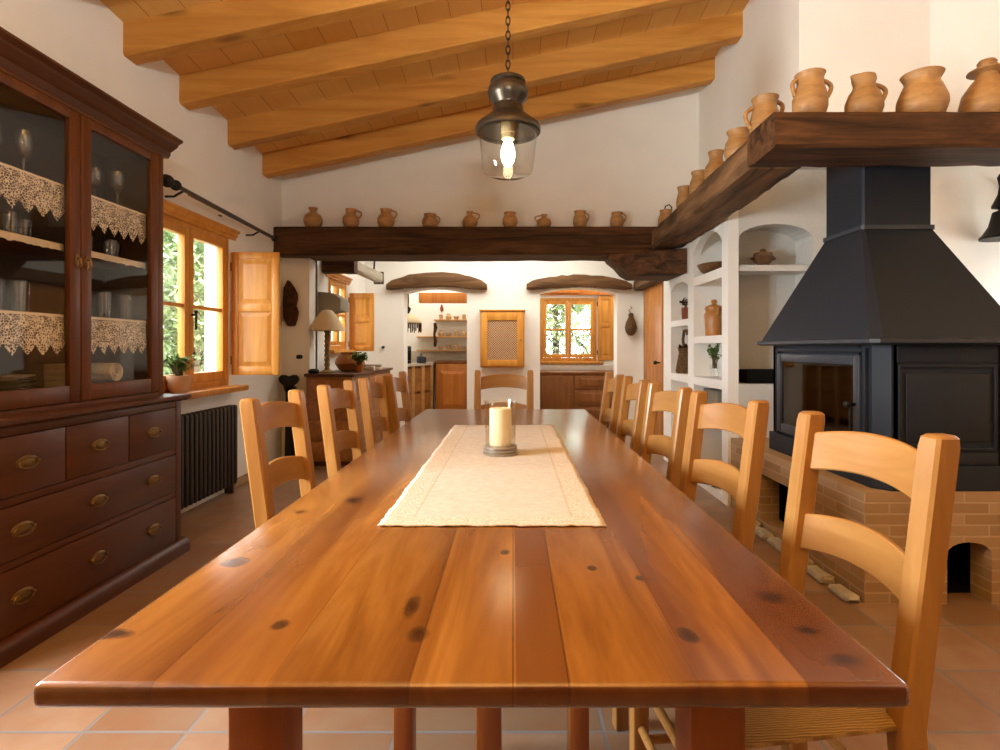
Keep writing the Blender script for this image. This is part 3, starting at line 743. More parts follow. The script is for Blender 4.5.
# ------------------------------------------------------------------ chairs (local: back towards +y, x across)
def arc_slat(z0, z1, yb, rise, half=.188, bow=.03, th=.016, n=14):
    rings = []
    for k in range(n + 1):
        q = -1 + 2 * k / n; x = q * half; bo = bow * (1 - q * q); dz = rise * (1 - q * q)
        a, b = z0 + dz * .9, z1 + dz
        ya, yt = yb + bo + LEAN * (a - .45), yb + bo + LEAN * (b - .45)
        c = .004
        rings.append([(x, ya, a + c), (x, ya + c, a), (x, ya + th - c, a), (x, ya + th, a + c), (x, yt + th, b - c), (x, yt + th - c, b), (x, yt + c, b), (x, yt, b - c)])
    return MB().loft(rings)
LEAN = .13
def make_chair(label, cat='chair', group=None):
    t = thing('dining_chair', label, cat, group=group)
    for s in (-1, 1):
        x = s * .2; p = MB(); w = .0265; rings = []
        for z in (0, .2, .45, .7, .9, .985, 1.004, 1.01):
            y = .2 + max(0, z - .45) * LEAN + (max(0, .45 - z) * .07); e = 0 if z < .99 else (.002 if z < 1.008 else .008)
            ww = w - e; c = .006
            rings.append([(x - ww + c, y - ww, z), (x + ww - c, y - ww, z), (x + ww, y - ww + c, z), (x + ww, y + ww - c, z), (x + ww - c, y + ww, z), (x - ww + c, y + ww, z), (x - ww, y + ww - c, z), (x - ww, y - ww + c, z)])
        p.loft(rings); p.build('back_post', 'chair', t)
        f = MB(); f.box(s * .205 - .021, s * .205 + .021, -.222, -.18, 0, .462, .005); f.build('leg', 'chair', t)
    arc_slat(.858, .955, .192, .024).build('slat', 'chair_x', t)
    arc_slat(.650, .742, .192, .024).build('slat', 'chair_x', t)
    st = MB()
    for s in (-1, 1):
        st.cyl((s * .203, -.18, .16), (s * .2, .2, .16), .011, 10); st.cyl((s * .203, -.18, .29), (s * .2, .2, .29), .011, 10)
    st.cyl((-.19, -.2, .2), (.19, -.2, .2), .011, 10); st.cyl((-.19, -.2, .33), (.19, -.2, .33), .011, 10); st.cyl((-.18, .205, .26), (.18, .205, .26), .011, 10)
    st.build('stretcher', 'chair', t)
    se = MB(); n = 24; b = se.bm; V = []
    def sp(i, j, top):
        u = -1 + 2 * i / n; v = -1 + 2 * j / n
        hx = .232 - .012 * (v + 1) ; x = u * hx; y = v * .205 - .012
        e = 1 - max(abs(u), abs(v)) ** 6; dip = .010 * (1 - u * u) * (1 - v * v)
        z = (.448 + .022 * e - dip) if top else (.440 - .012 * e)
        return (x, y, z)
    T = [[b.verts.new(sp(i, j, True)) for i in range(n + 1)] for j in range(n + 1)]
    Bm = [[b.verts.new(sp(i, j, False)) for i in range(n + 1)] for j in range(n + 1)]
    for j in range(n):
        for i in range(n):
            b.faces.new((T[j][i], T[j][i + 1], T[j + 1][i + 1], T[j + 1][i])); b.faces.new((Bm[j][i], Bm[j + 1][i], Bm[j + 1][i + 1], Bm[j][i + 1]))
    for i in range(n):
        b.faces.new((T[0][i], Bm[0][i], Bm[0][i + 1], T[0][i + 1])); b.faces.new((T[n][i], T[n][i + 1], Bm[n][i + 1], Bm[n][i]))
        b.faces.new((T[i][0], T[i + 1][0], Bm[i + 1][0], Bm[i][0])); b.faces.new((T[i][n], Bm[i][n], Bm[i + 1][n], T[i + 1][n]))
    so = se.build('seat', 'rush', t); so['label'] = 'woven rush seat'
    return t
G = 'ladder-back chairs around the dining table'
chairs = []
for side, spots in ((1, [((.84, 1.10), (.80, 1.50), 'wooden ladder-back chair nearest the camera on the right of the table, rush seat showing below'),
                         ((.80, 1.83), (.74, 2.21), 'second chair from the camera on the right side, in front of the stove glass'),
                         ((.745, 2.42), (.712, 2.82), 'third chair from the camera on the right side of the table'),
                         ((.705, 3.0), (.70, 3.4), 'fourth chair from the camera on the right side of the table'),
                         ((.69, 3.60), (.69, 4.0), 'farthest chair on the right side, beside the far table corner')]),
                    (-1, [((-.885, 1.87), (-.885, 2.29), 'nearest ladder-back chair on the left of the table, beside the black radiator'),
                          ((-.87, 2.56), (-.87, 2.98), 'second chair from the camera on the left side of the table'),
                          ((-.85, 3.17), (-.85, 3.58), 'third chair from the camera on the left side of the table'),
                          ((-.81, 3.66), (-.80, 4.04), 'farthest chair on the left side, before the kitchen counter')])):
    for near, far, lab in spots:
        n_, f_ = Vector(near), Vector(far)
        ax = (n_ - f_) if side > 0 else (f_ - n_)
        a = math.atan2(ax.y, ax.x); bk = Vector((-math.sin(a), math.cos(a)))
        o = (n_ + f_) / 2 - bk * (.2 + .56 * LEAN)
        if not chairs: c = make_chair(lab, group=G)
        else:
            c = copy_tree(chairs[0]); c['label'] = lab
        c.location = (o.x, o.y, 0); c.rotation_euler = (0, 0, a); chairs.append(c)
c = copy_tree(chairs[0]); c['label'] = 'ladder-back chair at the far head of the table, behind the candle'
c.location = (-.07, 4.02, 0); c.rotation_euler = (0, 0, 0); chairs.append(c)

# ------------------------------------------------------------------ pendant lamp
PX, PY = -.027, 3.0
t = thing('pendant_lamp', 'lit bronze lantern pendant with clear glass hanging on a chain over the table', 'lamp', (PX, PY, 0))
m = MB(); m.lathe([(0, 2.640), (.02, 2.640), (.024, 2.628), (.075, 2.624), (.093, 2.612), (.095, 2.597), (.088, 2.592), (.103, 2.575), (.110, 2.545), (.102, 2.515), (.078, 2.487), (.076, 2.478), (.082, 2.470), (.084, 2.445), (.098, 2.425), (.13, 2.40), (.166, 2.372), (.176, 2.352), (.174, 2.335), (.166, 2.328), (.160, 2.335), (.160, 2.350), (.12, 2.385), (.07, 2.41), (0, 2.41)], seg=40)
m.build('cap', 'bronze', t)
m = MB(); m.lathe([(.158, 2.352), (.153, 2.30), (.147, 2.245), (.141, 2.19), (.136, 2.145), (.128, 2.122), (.105, 2.109), (0, 2.106)], seg=40)
g = m.build('glass_shade', 'lampglass', t)
m = MB(); m.lathe([(0, 2.41), (.038, 2.41), (.038, 2.33), (.034, 2.325), (.034, 2.298), (0, 2.298)], seg=20); m.build('bulb_socket', 'socket', t)
m = MB(); m.lathe([(0, 2.30), (.018, 2.298), (.024, 2.28), (.036, 2.24), (.038, 2.21), (.032, 2.18), (.018, 2.155), (0, 2.146)], seg=20); m.build('bulb', 'bulb', t)
m = MB(); z = 2.64; k = 0; zt = zb(PX, PY) + .2
while z < zt:
    P = []; L, w = .052, .011
    for q in range(12):
        a = 2 * PI * q / 12; s, c = math.sin(a), math.cos(a)
        off = (w * c, 0) if k % 2 else (0, w * c)
        P.append((off[0], off[1], z + L / 2 - .006 + (L / 2) * s))
    m.tube(P, .0035, 6, closed=True); z += L - .013; k += 1
m.build('chain', 'iron', t)
m = MB(); m.lathe([(0, zt + .01), (.05, zt + .01), (.045, zt - .02), (.012, zt - .035), (0, zt - .035)]); m.build('ceiling_rose', 'iron', t)
bd = bpy.data.lights.new('pendant_bulb_light', 'POINT'); bd.energy = 30; bd.color = (1.0, 0.74, 0.42); bd.shadow_soft_size = .035
bo = bpy.data.objects.new('pendant_bulb_light', bd); COL.objects.link(bo); bo.parent = t; bo.location = (0, 0, 2.22)

# uplighter added behind the camera, out of view, to brighten ceiling and upper walls
t = thing('added_uplighter', 'unseen dark uplighter added behind the camera to brighten the ceiling and upper walls', 'lamp', (0.3, -1.2, 0))
m = MB(); m.lathe([(0, 0), (.15, 0), (.15, .015), (.02, .035), (0, .035)]); m.build('base', 'iron', t)
m = MB(); m.cyl((0, 0, .03), (0, 0, 1.80), .012); m.build('pole', 'iron', t)
m = MB(); m.lathe([(0, 1.79), (.05, 1.80), (.35, 1.85), (.48, 1.94), (.47, 1.94), (.34, 1.86), (.05, 1.81), (0, 1.80)], seg=32); m.build('bowl_shade', 'iron', t)
ld = bpy.data.lights.new('uplighter_fill', 'AREA'); ld.shape = 'DISK'; ld.size = .88; ld.energy = 430; ld.color = (0.95, 1.0, 0.94)
lo = bpy.data.objects.new('uplighter_fill', ld); COL.objects.link(lo); lo.parent = t; lo.location = (0, 0, 1.935); lo.rotation_euler = (R(180), 0, 0)

# ------------------------------------------------------------------ glazed cabinet on the left
XB, XU = -1.92, -2.02          # base front, upper door front
cab = thing('display_cabinet', 'tall dark wooden display cabinet with glass doors above drawers on the left wall', 'cabinet', (XB, 2.61, 0))
ox, oy = XB, 2.61
def L(x0, x1, y0, y1, z0, z1, *a): return (x0 - ox, x1 - ox, y0 - oy, y1 - oy, z0, z1) + a
CY0, CY1 = 1.98, 3.24; XW = XL + .005
m = MB(); m.box(*L(XW, XB - .022, CY0, CY1, .07, .878)); m.box(*L(XB - .024, XB, 3.19, CY1, .07, .878, .003)); m.box(*L(XB - .024, XB, CY0, 2.03, .07, .878, .003))
for a, b in ((.844, .878), (.575, .607), (.334, .362), (.066, .08)): m.box(*L(XB - .024, XB - .002, 2.03, 3.19, a, b, .002))
m.build('base_carcass', 'mahog', cab)
m = MB(); m.prism([(XW - ox, 0), (.034, 0), (.034, .05), (.026, .062), (.018, .072), (.0, .08), (XW - ox, .08)], 'y', CY0 - .03 - oy, CY1 + .03 - oy); m.build('plinth', 'mahog', cab)
m = MB(); m.prism([(XW - ox, .878), (.012, .878), (.03, .89), (.04, .893), (.04, .905), (.034, .912), (XW - ox, .912)], 'y', CY0 - .03 - oy, CY1 + .035 - oy); m.build('worktop', 'mahog', cab)
def handle(par, y, z, x=0.0, s=1.0):
    h = MB()
    h.loft([[(x + d, y - oy + r * .052 * s * math.cos(2 * PI * k / 24), z + r * .027 * s * math.sin(2 * PI * k / 24)) for k in range(24)] for d, r in ((0, 1), (.003, 1), (.005, .9), (.0055, .72), (.009, .55), (.010, .25))])
    h.tube([(x + .016 - .006 * abs(math.cos(2 * PI * k / 24)), y - oy + .046 * s * math.cos(2 * PI * k / 24), z - .003 + .021 * s * math.sin(2 * PI * k / 24)) for k in range(24)], .0032, 6, closed=True)
    for sg in (-1, 1): h.ball((x + .01, y - oy + sg * .046 * s, z), .006, 8)
    h.build('handle', 'brass', par)
def drawer(y0, y1, z0, z1, hs):
    d = MB(); d.box(*L(XB - .02, XB + .001, y0 + .003, y1 - .003, z0 + .003, z1 - .003, .003))
    o = d.build('drawer', 'mahog', cab)
    for y in hs: handle(o, y, (z0 + z1) / 2 + .005)
drawer(2.03, 2.405, .607, .844, [2.21]); drawer(2.405, 2.80, .607, .844, [2.60]); drawer(2.80, 3.19, .607, .844, [2.99])
drawer(2.03, 3.19, .362, .575, [2.19, 2.59, 2.99]); drawer(2.03, 3.19, .08, .334, [2.19, 2.59, 2.99])
# upper carcass
UT = 2.29
m = MB()
m.box(*L(XW, XW + .015, CY0 + .015, CY1 - .015, .912, UT))
m.box(*L(XW, XU - .026, CY1 - .03, CY1 - .005, .912, UT)); m.box(*L(XW, XU - .026, CY0 + .005, CY0 + .03, .912, UT))
m.box(*L(XW, XU - .026, CY0 + .005, CY1 - .005, UT - .02, UT)); m.box(*L(XW, XU - .026, CY0 + .005, CY1 - .005, .912, .932))
m.build('upper_carcass', 'inside', cab)
m = MB()
m.box(*L(XU - .03, XU - .002, CY1 - .045, CY1, .912, UT, .003)); m.box(*L(XU - .03, XU - .002, CY0, CY0 + .03, .912, UT, .003))
m.box(*L(XW, XU - .028, CY1 - .006, CY1, .912, UT)); m.box(*L(XW, XU - .028, CY0, CY0 + .006, .912, UT))
m.box(*L(XU - .03, XU - .002, CY0 + .03, CY1 - .045, UT - .012, UT)); m.box(*L(XU - .03, XU - .002, CY0 + .03, CY1 - .045, .912, .928))
m.build('face_frame', 'mahog_z', cab)
m = MB()
prof = [(XW - ox, UT), (XU - ox + .0, UT), (XU - ox + .012, UT + .02), (XU - ox + .012, UT + .034), (XU - ox + .03, UT + .046), (XU - ox + .055, UT + .066), (XU - ox + .06, UT + .078), (XU - ox + .085, UT + .092), (XU - ox + .085, UT + .104), (XW - ox, UT + .104)]
m.prism(prof, 'y', CY0 - .03 - oy, CY1 + .045 - oy); m.build('cornice', 'mahog', cab)
SH = [1.935, 1.655, 1.335]
for z in SH:
    s = MB(); s.box(*L(XW + .016, XU - .06, CY0 + .032, CY1 - .032, z - .022, z)); s.build('shelf', 'mahog', cab)
doors = []
for y0, y1, hy in ((CY0 + .03, 2.617, 2.59), (2.623, CY1 - .047, 2.652)):
    d = MB(); st = .062; z0, z1 = .932, UT - .015
    xa, xb = XU - .026, XU
    d.box(*L(xa, xb, y0, y0 + st, z0, z1, .004)); d.box(*L(xa, xb, y1 - st, y1, z0, z1, .004))
    d.box(*L(xa, xb - .001, y0 + st, y1 - st, z0, z0 + .075, .003)); d.box(*L(xa, xb - .001, y0 + st, y1 - st, z1 - .045, z1, .003))
    do = d.build('door', 'mahog_z', cab)
    p = MB(); p.box(*L(XU - .016, XU - .013, y0 + st - .005, y1 - st + .005, z0 + .07, z1 - .04)); p.build('glass_pane', 'glass', do, smooth=False)
    k = MB(); zc = 1.585
    k.loft([[(XU - ox + a, hy - oy + r * .011 * math.cos(2 * PI * q / 16), zc + r * .034 * math.sin(2 * PI * q / 16)) for q in range(16)] for a, r in ((0, 1), (.004, 1), (.006, .7))])
    k.tube([(XU - ox + .006, hy - oy, zc + .012), (XU - ox + .02, hy - oy, zc + .008), (XU - ox + .024, hy - oy, zc - .02), (XU - ox + .012, hy - oy, zc - .036)], .005, 8)
    ko = k.build('knob', 'brass', do)
    doors.append((y0 + st, y1 - st))
side_name = ('left', 'right')
# lace strips hanging from the shelf edges
XS = XU - .058
rnd = random.Random(21)
for di, (a, b) in enumerate(doors):
    for si, z in ((0, SH[0]), (2, SH[2])):
        n = 72; mb = MB(); V0, V1, V2 = [], [], []
        drop = .125 if si == 0 else .135; nt = 7
        for k in range(n + 1):
            q = k / n; y = a - .03 + (b - a + .06) * q; ph = (q * nt) % 1.0
            dz = drop + .05 * (1 - abs(2 * ph - 1)) + .006 * abs(math.sin(ph * 5 * PI))
            w = .003 * math.sin(q * 40)
            V0.append((-.02, y, .002)); V1.append((.004 + w * .3, y, -.002)); V2.append((.006 + w, y, -dz))
        vs = [[mb.bm.verts.new(p) for p in V] for V in (V0, V1, V2)]
        for r0, r1 in zip(vs, vs[1:]):
            for k in range(n): mb.bm.faces.new((r0[k], r0[k + 1], r1[k + 1], r1[k]))
        o = mb.build('lace_trim', 'lace', loc=(XS, 0, z), smooth=False)
        tag(o, 'pointed white lace trim hanging from the %s shelf behind the %s glass door' % ('top' if si == 0 else 'lower', side_name[di]), 'lace', 'lace trims on the cabinet shelves')
    # cloth strip on the middle shelf
    mb = MB(); rows = []
    for k in range(41):
        q = k / 40; y = a - .03 + (b - a + .06) * q; w = .004 * math.sin(q * 23 + di) + .003 * math.sin(q * 61)
        rows.append([(-.16, y, .002), (0.0, y, .004), (.006 + w * .4, y, 0), (.007 + w, y, -.026 - abs(w)), (.004, y, -.026), (0.001, y, 0)])
    mb.loft(rows)
    tag(mb.build('shelf_cloth', 'linen_white', loc=(XS, 0, SH[1])), 'plain cream cloth strip on the middle shelf behind the %s glass door' % side_name[di], 'cloth', 'cloth strips on the cabinet shelves')
# glasses
def glass_mesh(kind):
    mb = MB()
    if kind == 'tumbler': mb.lathe([(0, .004), (.026, .004), (.026, 0), (.029, 0), (.034, .09), (.0325, .09), (.028, .008), (0, .008)], seg=16)
    elif kind == 'tall': mb.lathe([(0, .005), (.024, .005), (.025, 0), (.027, 0), (.031, .135), (.0295, .135), (.026, .01), (0, .01)], seg=16)
    else: mb.lathe([(0, 0), (.032, 0), (.031, .003), (.006, .006), (.005, .07), (.016, .085), (.031, .115), (.033, .15), (.029, .185), (.0277, .185), (.0315, .15), (.029, .117), (.004, .09), (0, .09)], seg=16)
    o = mb.build({'tumbler': 'tumbler', 'tall': 'tall_glass', 'wine': 'wine_glass'}[kind], 'glassware'); return o
protos = {}
ordn = ['first', 'second', 'third', 'fourth', 'fifth', 'sixth', 'seventh', 'eighth']
kn = {'tumbler': 'short clear tumbler', 'tall': 'tall clear glass', 'wine': 'stemmed wine glass'}
for di, (a, b) in enumerate(doors):
    for si, kinds in ((0, ['wine'] * 6 if di == 0 else ['wine', 'wine', 'wine']), (1, ['tumbler'] * 4), (2, ['tall'] * 6 if di == 0 else ['tall'] * 5)):
        n = len(kinds)
        for k, kd in enumerate(kinds):
            y = a + (b - a) * (k + .5) / n + rnd.uniform(-.012, .012)
            if si == 0 and di == 1: y = a + (b - a) * (.22, .55, .72)[k]
            x = XS - (.045 if k % 2 == 0 else .1) - rnd.uniform(0, .02)
            if kd not in protos: o = protos[kd] = glass_mesh(kd)
            else: o = protos[kd].copy(); COL.objects.link(o)
            o.location = (x, y, SH[si] + (.0065 if si == 1 else .0025))
            tag(o, '%s, %s from the left on the %s shelf behind the %s cabinet door' % (kn[kd], ordn[k], ('top', 'middle', 'lower')[si], side_name[di]), 'glass', 'glasses on the %s shelf behind the %s door' % (('top', 'middle', 'lower')[si], side_name[di]))
# things on the cabinet floor
for k in range(6):
    mb = MB(); mb.box(-.07, .07, -.055, .055, 0, .028, .003)
    tag(mb.build('folded_napkin', 'paper', loc=(XS - .10, 2.735,   .933 + .0285 * k)), 'folded pale napkin, %s in the stack behind the right cabinet door' % ('lowest', 'second from bottom', 'third from bottom', 'third from top', 'second from top', 'topmost')[k], 'napkin', 'stacked napkins in the cabinet')
mb = MB(); P = [(.001 + .05 * (1 - q / 60) , 0) for q in range(1)]
sec = []
for q in range(70):
    aa = q * .32; r = .012 + .0019 * q * .32 ; sec.append((r * math.cos(aa), r * math.sin(aa)))
inner = [((math.hypot(*p) - .004) * p[0] / math.hypot(*p), (math.hypot(*p) - .004) * p[1] / math.hypot(*p)) for p in sec]
rg = []
for i in range(70): rg.append([(-.08, sec[i][0], sec[i][1] + .056), (.04, sec[i][0], sec[i][1] + .056), (.04, inner[i][0], inner[i][1] + .056), (-.08, inner[i][0], inner[i][1] + .056)])
mb.loft(rg); tag(mb.build('rolled_cloth', 'linen_white', loc=(XS - .07, 2.98, .994)), 'rolled white cloth lying at the bottom right of the glazed cabinet', 'cloth')
mb = MB(); mb.box(-.09, .06, -.10, .10, 0, .06, .012, 2); tag(mb.build('folded_cloth', 'grey', loc=(XS - .07, 2.98, .933)), 'folded grey cloth under the white roll in the glazed cabinet', 'cloth')
for k in range(7):
    mb = MB(); mb.lathe([(0, 0), (.06, 0), (.065, .006), (.115, .018), (.12, .022), (.112, .021), (.06, .01), (0, .008)], seg=28)
    tag(mb.build('plate', 'ceramic_white' if k > 5 else 'pewter', loc=(XS - .14, 2.42, .933 + .0175 * k)), ('grey plate, lowest of', 'grey plate, second from bottom of', 'grey plate, third from bottom of', 'grey plate, fourth from bottom of', 'grey plate, fifth from bottom of', 'grey plate, second from top of', 'white plate, topmost of')[k] + ' the stack behind the left cabinet door', 'plate', 'stacked plates in the cabinet')
mb = MB(); mb.box(-.07, .07, -.09, .09, 0, .03, .004); tag(mb.build('napkin_box', 'paper', loc=(XS - .13, 2.24, .933)), 'low pale box at the bottom left of the glazed cabinet', 'box')

# ------------------------------------------------------------------ radiator, rod, pot plant, wall things
t = thing('radiator', 'black column radiator under the window sill beside the cabinet', 'radiator', (XL + .05, 4.05, 0))
ys = [3.55 + .0575 * k for k in range(19)]
for y in ys:
    s = MB(); yy = y - 4.05
    for xx in (-.02, .035): s.box(xx - .014, xx + .014, yy - .0185, yy + .0185, .09, .70, .009, 2)
    s.box(-.034, .049, yy - .02, yy + .02, .655, .715, .014, 2); s.box(-.034, .049, yy - .02, yy + .02, .07, .13, .014, 2)
    s.build('column', 'radiator', t)
s = MB(); s.cyl((.0, -.52, .685), (.0, .56, .685), .018); s.cyl((.0, -.52, .10), (.0, .56, .10), .018); s.build('pipe', 'radiator', t)
for yy in (-.45, .5): MB().box(-.03, .04, yy - .015, yy + .015, 0, .09, .005).build('foot', 'radiator', t)
t = thing('curtain_rod', 'dark iron curtain rod with knobbed end above the large window', 'curtain rod', (XL, 4.5, 2.24))
x = .12; s = MB(); s.cyl((x, -.85, .022), (x, .73, -.03), .016, 12); s.build('rod', 'iron_rod', t)
s = MB(); s.cyl((x + .012, -.66, -.012), (x + .012, .58, -.045), .004, 8); s.build('thin_rail', 'iron_rod', t)
for y, z, r, nm in ((-.87, .022, .042, 'finial'), (-.78, .02, .036, 'finial'), (.76, -.031, .030, 'finial')):
    s = MB()
    s.lathe([(0, -r), (r * .5, -r * .8), (r * .95, -r * .3), (r, 0), (r * .7, r * .25), (r * .95, r * .5), (r * .5, r * .9), (0, r)], seg=12); o = s.build(nm, 'iron', t); o.location = (x, y, z); o.rotation_euler = (R(90), 0, 0)
for y, z in ((-.70, .018), (.45, -.012)):
    s = MB(); s.tube([(0, y, z - .05), (.06, y, z - .05), (x, y, z - .015)], .008, 8); s.lathe([(0, 0), (.02, 0), (.02, .006), (0, .006)], (0, 0, 0)); s.build('bracket', 'iron', t)
def plant(name, label, loc, pot_prof, potmat, n, hgt, spread, leafL, leafW, lm='leafy', seed=1, ptop=.1, cat='plant', droop=.4):
    t = thing(name, label, cat, loc); rnd = random.Random(seed)
    p = MB(); p.lathe(pot_prof); p.build('pot', potmat, t)
    s = MB(); s.lathe([(0, ptop - .012), (pot_prof[-3][0] * .9, ptop - .012), (0, ptop - .01)]); s.build('soil', 'soil', t)
    st = MB(); lf = MB()
    for k in range(n):
        a = rnd.uniform(0, 2 * PI); rr = rnd.uniform(.2, 1) * spread; h = hgt * rnd.uniform(.45, 1)
        p0 = Vector((rnd.uniform(-.02, .02), rnd.uniform(-.02, .02), ptop - .01)); p1 = Vector((rr * math.cos(a) * .5, rr * math.sin(a) * .5, ptop + h * .7)); p2 = Vector((rr * math.cos(a), rr * math.sin(a), ptop + h * (1 - droop * rnd.random())))
        st.tube([p0, p1, p2], [.0025, .002, .001], 5)
        for q in range(7):
            f = .35 + .65 * q / 6; b = p1.lerp(p2, max(0, (f - .5) * 2)) if f > .5 else p0.lerp(p1, f * 2)
            d = Vector((rnd.uniform(-1, 1), rnd.uniform(-1, 1), rnd.uniform(-.2, .8)))
            lf.leaf(b, d, leafL * rnd.uniform(.7, 1.2), leafW * rnd.uniform(.7, 1.2))
    st.build('stems', 'stem', t); lf.build('foliage', lm, t, smooth=False)
    return t
plant('potted_plant', 'small leafy plant in a pale clay pot on the large window sill', (XL + .07, 3.84, .871), [(0, 0), (.05, 0), (.052, .008), (.058, .012), (.072, .05), (.078, .1), (.074, .12), (.068, .12), (.07, .1), (0, .095)], 'potclay', 60, .17, .15, .042, .011, 'leafy', 2, .11)
# bark ornament on the pillar
rnd = random.Random(9); mb = MB(); pts = []
oz = [(0.0, -.24), (.075, -.235), (.095, -.17), (.11, -.1), (.085, -.03), (.10, .03), (.10, .09), (.07, .15), (.03, .21), (0.0, .235), (-.04, .15), (-.05, 0), (-.045, -.15)]
mb.prism(oz, 'y', -.045, 0, .012)
o = tag(mb.build('wall_ornament', 'bark', loc=(-2.29, YB - .002, 1.64)), 'rough brown bark ornament hanging on the white pillar beside the shutter', 'ornament')
mb = MB(); mb.lathe([(0, 0), (.022, 0), (.022, .01), (.012, .014), (.012, .04), (.02, .05), (.022, .065), (.014, .078), (0, .08)], seg=16)
o = mb.build('wall_knob', 'iron'); o.rotation_euler = (R(90), 0, 0); o.location = (-2.17, YB, 1.09); tag(o, 'small dark iron knob on the white pillar above the iron stand', 'door stop')  # dark knob on the wall; it looks like a light switch
t = thing('iron_stand', 'black lobed iron stand on the floor before the white pillar', 'stand', (-2.20, 5.55, 0))
mb = MB(); P = []
for k in range(40):
    a = 2 * PI * k / 40; r = .085 * (1 + .28 * math.cos(3 * a - PI / 2)); P.append((r * math.cos(a) - .02, .84 + r * math.sin(a)))
mb.prism(P, 'y', -.02, .02, .006); mb.build('lobed_top', 'iron', t)
mb = MB(); mb.prism([(-.06, .02), (.10, .02), (.085, .3), (.07, .68), (.05, .80), (-.05, .80), (-.05, .5)], 'y', -.02, .02, .005); mb.build('panel', 'iron', t)
mb = MB(); mb.box(-.1, .12, -.1, .1, 0, .022, .006); mb.build('base', 'iron', t)
# ------------------------------------------------------------------ clay pots on the beams
def pot(name, label, loc, prof, H, Wd, handles=(), mat='clay', rot=0, lean=0, group='clay pots along the beams', lid=None, hmat=None, spout=0):
    """prof: list of (radius 0..1, height 0..1)"""
    single = not handles and not lid
    r = Wd / 2
    mb = MB(); out = [(p[0] * r, p[1] * H) for p in prof]
    rim = out[-1][0]
    full = [(0, 0)] + out + [(rim - .008, H - .002), (rim * .82, H * .93), (rim * .75, H * .85), (0, H * .8)]
    mb.lathe(full, seg=28)
    if spout:
        for v in mb.bm.verts:
            if v.co.z > H * .86 and v.co.x < -rim * .55 and abs(v.co.y) < rim * .6:
                v.co.x -= spout * r * (1 - abs(v.co.y) / (rim * .6)) * ((v.co.z / H - .86) / .14)
    if single:
        o = mb.build(name, mat, loc=loc, rotz=rot); return tag(o, label, 'pot', group)
    t = thing(name, label, 'pot', loc, rot, group); mb.build('body', mat, t)
    for (side, z0, z1, out_) in handles:
        # radius of the wall at the two attachment heights
        def rad(z):
            for (ra, za), (rb, zb_) in zip(prof, prof[1:]):
                if za <= z <= zb_ and zb_ > za: return (ra + (rb - ra) * (z - za) / (zb_ - za)) * r
            return prof[-1][0] * r
        ra, rb = rad(z0) * .97, rad(z1) * .95; e = max(ra, rb) + out_ * r
        P = []
        for q in range(13):
            f = q / 12; a = PI * f
            x = (ra * (1 - f) + rb * f) * (1 - math.sin(a) * 0) ; x = x + (e - x) * math.sin(a) ** .8
            P.append((side * x, 0, H * (z0 + (z1 - z0) * (f if f < .5 else f) + .04 * math.sin(a))))
        h = MB(); h.tube(P, [.009 * (H / .22) + .001] * 13, 8); h.build('handle', hmat or mat, t)
    if lid: l = MB(); l.lathe([(a * r, b * H) for a, b in lid], seg=24); l.build('lid', mat, t)
    return t
JUG = [(.55, 0), (.72, .06), (.95, .25), (1, .42), (.9, .58), (.62, .72), (.55, .8), (.6, .9), (.68, 1)]
FLASK = [(.55, 0), (.8, .08), (1, .3), (1, .45), (.85, .62), (.45, .75), (.32, .82), (.34, .9), (.5, .96), (.46, 1)]
JAR = [(.55, 0), (.75, .08), (.98, .34), (1, .5), (.9, .68), (.72, .82), (.7, .88), (.82, .97), (.84, 1)]
SQUAT = [(.6, 0), (.85, .1), (1, .35), (.96, .6), (.75, .8), (.7, .88), (.8, 1)]
TALLJ = [(.6, 0), (.75, .06), (.95, .3), (.95, .5), (.8, .7), (.7, .8), (.74, .92), (.84, 1)]
yb_, zt_ = 5.61, 2.380
def ub(u, y=yb_): return (u - 513) / 560 * y
B9 = [(313, .185, .205, FLASK, [], 'brown clay flask with narrow neck, first from the left on the long beam'),
      (351, .165, .19, JUG, [(1, .5, .93, .35)], 'brown clay jug with right handle, second from the left on the long beam'),
      (386, .175, .19, JUG, [(1, .5, .93, .3)], 'brown clay jug with high handle, third from the left on the long beam'),
      (430, .16, .14, SQUAT, [(1, .3, .9, .3)], 'squat handled clay pot, fourth from the left on the long beam'),
      (470, .15, .165, FLASK, [(1, .5, .93, .35)], 'clay bottle jug with small handle, fifth from the left on the long beam'),
      (510, .15, .155, JAR, [], 'plain clay jar without handle, middle of the nine on the long beam'),
      (544, .15, .135, FLASK, [(-1, .5, .93, .3)], 'low clay pot with left handle, sixth from the left on the long beam'),
      (580, .145, .17, TALLJ, [(1, .4, .92, .3)], 'tall clay jar with handle, second from the right on the long beam'),
      (617, .145, .155, TALLJ, [(1, .4, .95, .35)], 'small clay jug, rightmost of the nine on the long beam')]
for u, w, h, pr, hd, lab in B9: pot('clay_pot', lab, (ub(u), yb_, zt_), pr, h, w, hd, 'clay_brown')
def onA(u, z, dx=0.0):
    # a point along the centre line of the side mantel beam that shows at pixel column u
    q = (u - 513) / 560; dd = AF - AN
    s = (q * AN.y - AN.x - dx) / (dd.x - q * dd.y); p = AN + dd * s; return (p.x + dx, p.y, z)
zA = 2.302
A6 = [(666, .155, .20, SQUAT, [], 'small clay pot farthest along the side mantel beam, next to the long beam'),
      (684, .135, .24, TALLJ, [], 'slim clay jar, second from the far end of the side mantel beam'),
      (699, .145, .235, JAR, [], 'clay jar, third from the far end of the side mantel beam'),
      (716, .16, .25, JUG, [], 'round clay jug, third from the mantel corner on the side beam'),
      (739, .175, .225, JAR, [], 'wide-rimmed clay jar, second from the mantel corner on the side beam'),
      (765, .17, .255, TALLJ, [(-1, .35, .8, .35), (1, .6, .93, .3)], 'two-handled clay jug at the mantel corner')]
